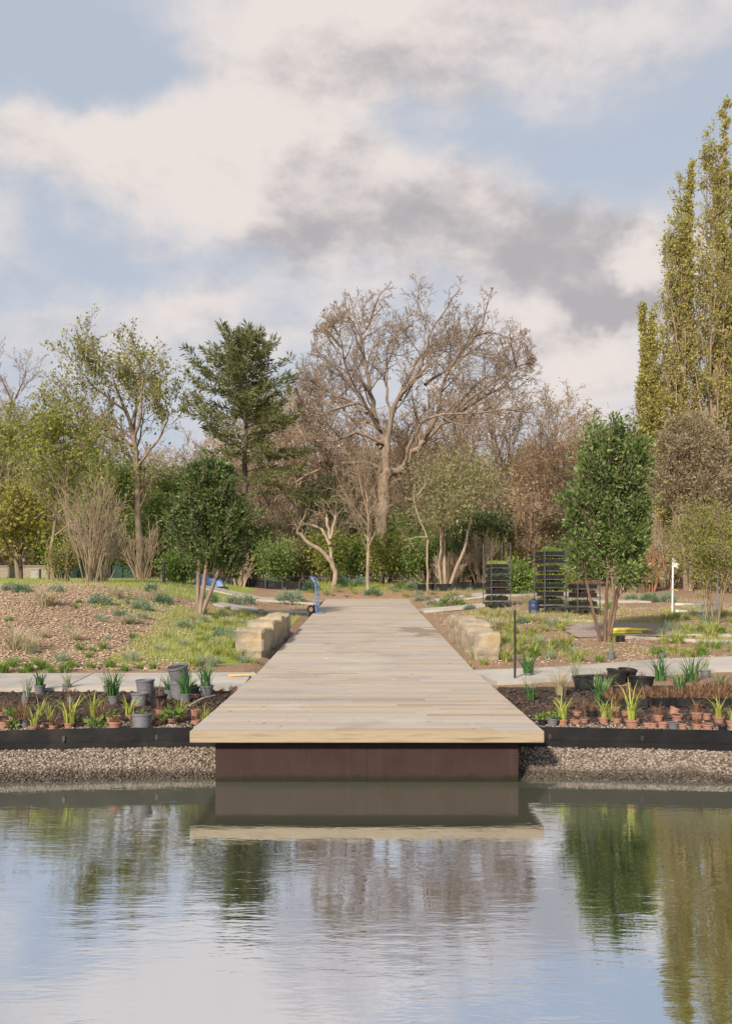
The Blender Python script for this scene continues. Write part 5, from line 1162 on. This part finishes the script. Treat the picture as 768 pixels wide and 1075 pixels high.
for a in [(170, 633, 15, 'l_lav2', 'dark green low bush on the crest of the left bank'), (160, 622, 13, 'l_lav2', 'green low bush left of the dark post'), (148, 640, 16, 'l_lav', 'pale bush below the dark green bush on the left bank'), (220, 631, 14, 'l_lav2', 'green low bush right behind the rounded evergreen stems'), (246, 634, 14, 'l_lav', 'bluish low bush left of its twin on the paved strip'), (259, 634, 12, 'l_lav2', 'green low bush right of its bluish twin'),
          (242, 611, 11, 'l_lav2', 'low bush beside the sheaf of cut stems'), (266, 614, 11, 'l_lav2', 'low bush left of centre on the far bed'), (285, 614, 10, 'l_lav2', 'low bush second left of the pollarded tree'), (304, 634, 22, 'l_lav', 'broad grey green bush on the paved strip'), (326, 620, 14, 'l_lav2', 'low bush just left of the hand truck handle'), (361, 616, 15, 'l_lav2', 'rounded green bush left of the fan shaped bare tree'), (378, 615, 13, 'l_lav', 'taller pale bush at the foot of the fan shaped bare tree'),
          (391, 625, 13, 'l_lav2', 'green bush at the end of the boardwalk near centre'), (434, 619, 16, 'l_lav', 'blue green bush right of the boardwalk end'), (421, 618, 12, 'l_bright', 'yellow green bush next to the blue green bush'), (473, 637, 20, 'l_bright', 'bright green bush beside the far right sandstone block'), (453, 636, 10, 'l_lav', 'small grey bush left of the bright green bush'), (440, 631, 8, 'l_lav', 'tiny grey bush at the boardwalk end corner'), (681, 632, 14, 'l_lav2', 'dark green low bush behind the evergreen on the right'), (662, 631, 11, 'l_lav2', 'low green bush seen right of the evergreen stem'), (700, 632, 14, 'l_lav', 'grey green bush left of the white frame'),
          (192, 660, 14, 'l_lav', 'pale blue green bush left of the grassy strip'), (230, 668, 12, 'l_lav', 'pale bush amid the lime grass left of the stones'), (128, 648, 10, 'l_lav2', 'flat green bush on the left bank mulch'), (105, 634, 18, 'l_lav', 'grey bush at the foot of the willow fan'), (24, 622, 13, 'l_lav2', 'green bush at the top of the left bank near the edge'), (12, 620, 14, 'l_lav', 'grey green bush top left of the bank'), (60, 622, 12, 'l_lav', 'pale bush left of the willow fan'), (590, 636, 12, 'l_lav2', 'bush between the tall trolley and the low trolley'), (493, 640, 10, 'l_lav', 'small bush left of the leftmost trolley'), (640, 640, 12, 'l_bright', 'green bush behind the glossy evergreen stems'), (548, 655, 10, 'l_lav2', 'flat green bush right of the dark stake')]:
    dome(*a)
# short grass on the lawns and between the clumps
def grass_field(name, n, fx, hgt, lf, seed, wd=.008):
    r = np.random.default_rng(seed); x, y = fx(r, n); k = len(x)
    V, Q = blade_arrays(k, hgt, 0, wd, .5, .4, r, 0, 2); V = V.reshape(k, -1, 3)+np.stack([x, y, H(x, y)-.01], -1)[:, None]
    tag(link(name, np_mesh(name, V.reshape(-1, 3), Q), MT[lf]), kind='stuff')
def fx1(r, n):
    y = r.uniform(14.6, 26, n); x = -1.9-r.random(n)**1.3*(2.3+.09*(y-14)); k = (x < -2.75) | (y > 20.8); x, y = x[k], y[k]
    q = np.array([noise.noise((a*.9, b*.9, 4)) for a, b in zip(x, y)]); k = q > -.12; return x[k], y[k]
def fx2(r, n):
    y = r.uniform(15, 27, n); x = 2.7+r.random(n)*(.5*y); q = np.array([noise.noise((a*.7, b*.7, 9)) for a, b in zip(x, y)]); k = (q > -.02) & ((x < 3.6) | (x > 6.2) | (y < 15.8) | (y > 20)); return x[k], y[k]
def fx3(r, n):
    y = r.uniform(26.5, 42, n); x = r.uniform(-20, -6.5, n); return x, y
def fx4(r, n):
    y = r.uniform(36, 42, n); x = r.uniform(-9, 9, n); q = np.array([noise.noise((a*.6, b*.6, 14)) for a, b in zip(x, y)]); k = q > -.1; return x[k], y[k]
grass_field('grass', 26000, fx1, .13, 'g_lime', 801); grass_field('grass', 42000, fx2, .13, 'g_lime', 802)
grass_field('grass', 30000, fx3, .10, 'g_lime', 803, .012); grass_field('grass', 14000, fx4, .16, 'g_lime', 804, .012)

def fx5(r, n):
    y = r.uniform(14, 27, n); x = -2.8-r.random(n)*11; q = np.array([noise.noise((a*1.1, b*1.1, 24)) for a, b in zip(x, y)]); k = q > .22; return x[k], y[k]
grass_field('grass', 16000, fx5, .15, 'g_tan', 805, .007)
def fx6(r, n):
    y = r.uniform(23, 36, n); x = r.choice([-1, 1], n)*(2.0+r.random(n)*9); q = np.array([noise.noise((a*.8, b*.8, 34)) for a, b in zip(x, y)]); k = q > .02; return x[k], y[k]
grass_field('grass', 20000, fx6, .15, 'g_tan', 806, .010)
# fallen leaves on the deck, the gravel and the water's edge
r = np.random.default_rng(66); n = 90
x = r.uniform(-1.5, 1.5, n); y = 8.3+26*r.random(n)**1.6; z = np.array([dz(q) for q in y])+.006
x2 = r.uniform(1.6, 4.5, 120)*r.choice([-1, 1], 120); y2 = shore(x2)+r.uniform(-.6, 2.8, 120); z2 = H(x2, y2)+.025
lv = leaf_mesh('leaves', np.concatenate([np.stack([x, y, z], -1), np.stack([x2, y2, z2], -1)]), .05, .6, 67, 0, np.tile([[0, 0, 0.]], (n+120, 1)))
co_ = np.empty(len(lv.vertices)*3, np.float32); lv.vertices.foreach_get('co', co_); co_ = co_.reshape(-1, 4, 3); zz = np.concatenate([z, z2])
co_[:, :, 2] = zz[:, None]+(co_[:, :, 2]-zz[:, None])*.12; co_[:, :, 2] = np.maximum(co_[:, :, 2], zz[:, None]-.003); lv.vertices.foreach_set('co', co_.ravel()); lv.update()
tag(link('leaves', lv, MT['l_rust']), kind='stuff')
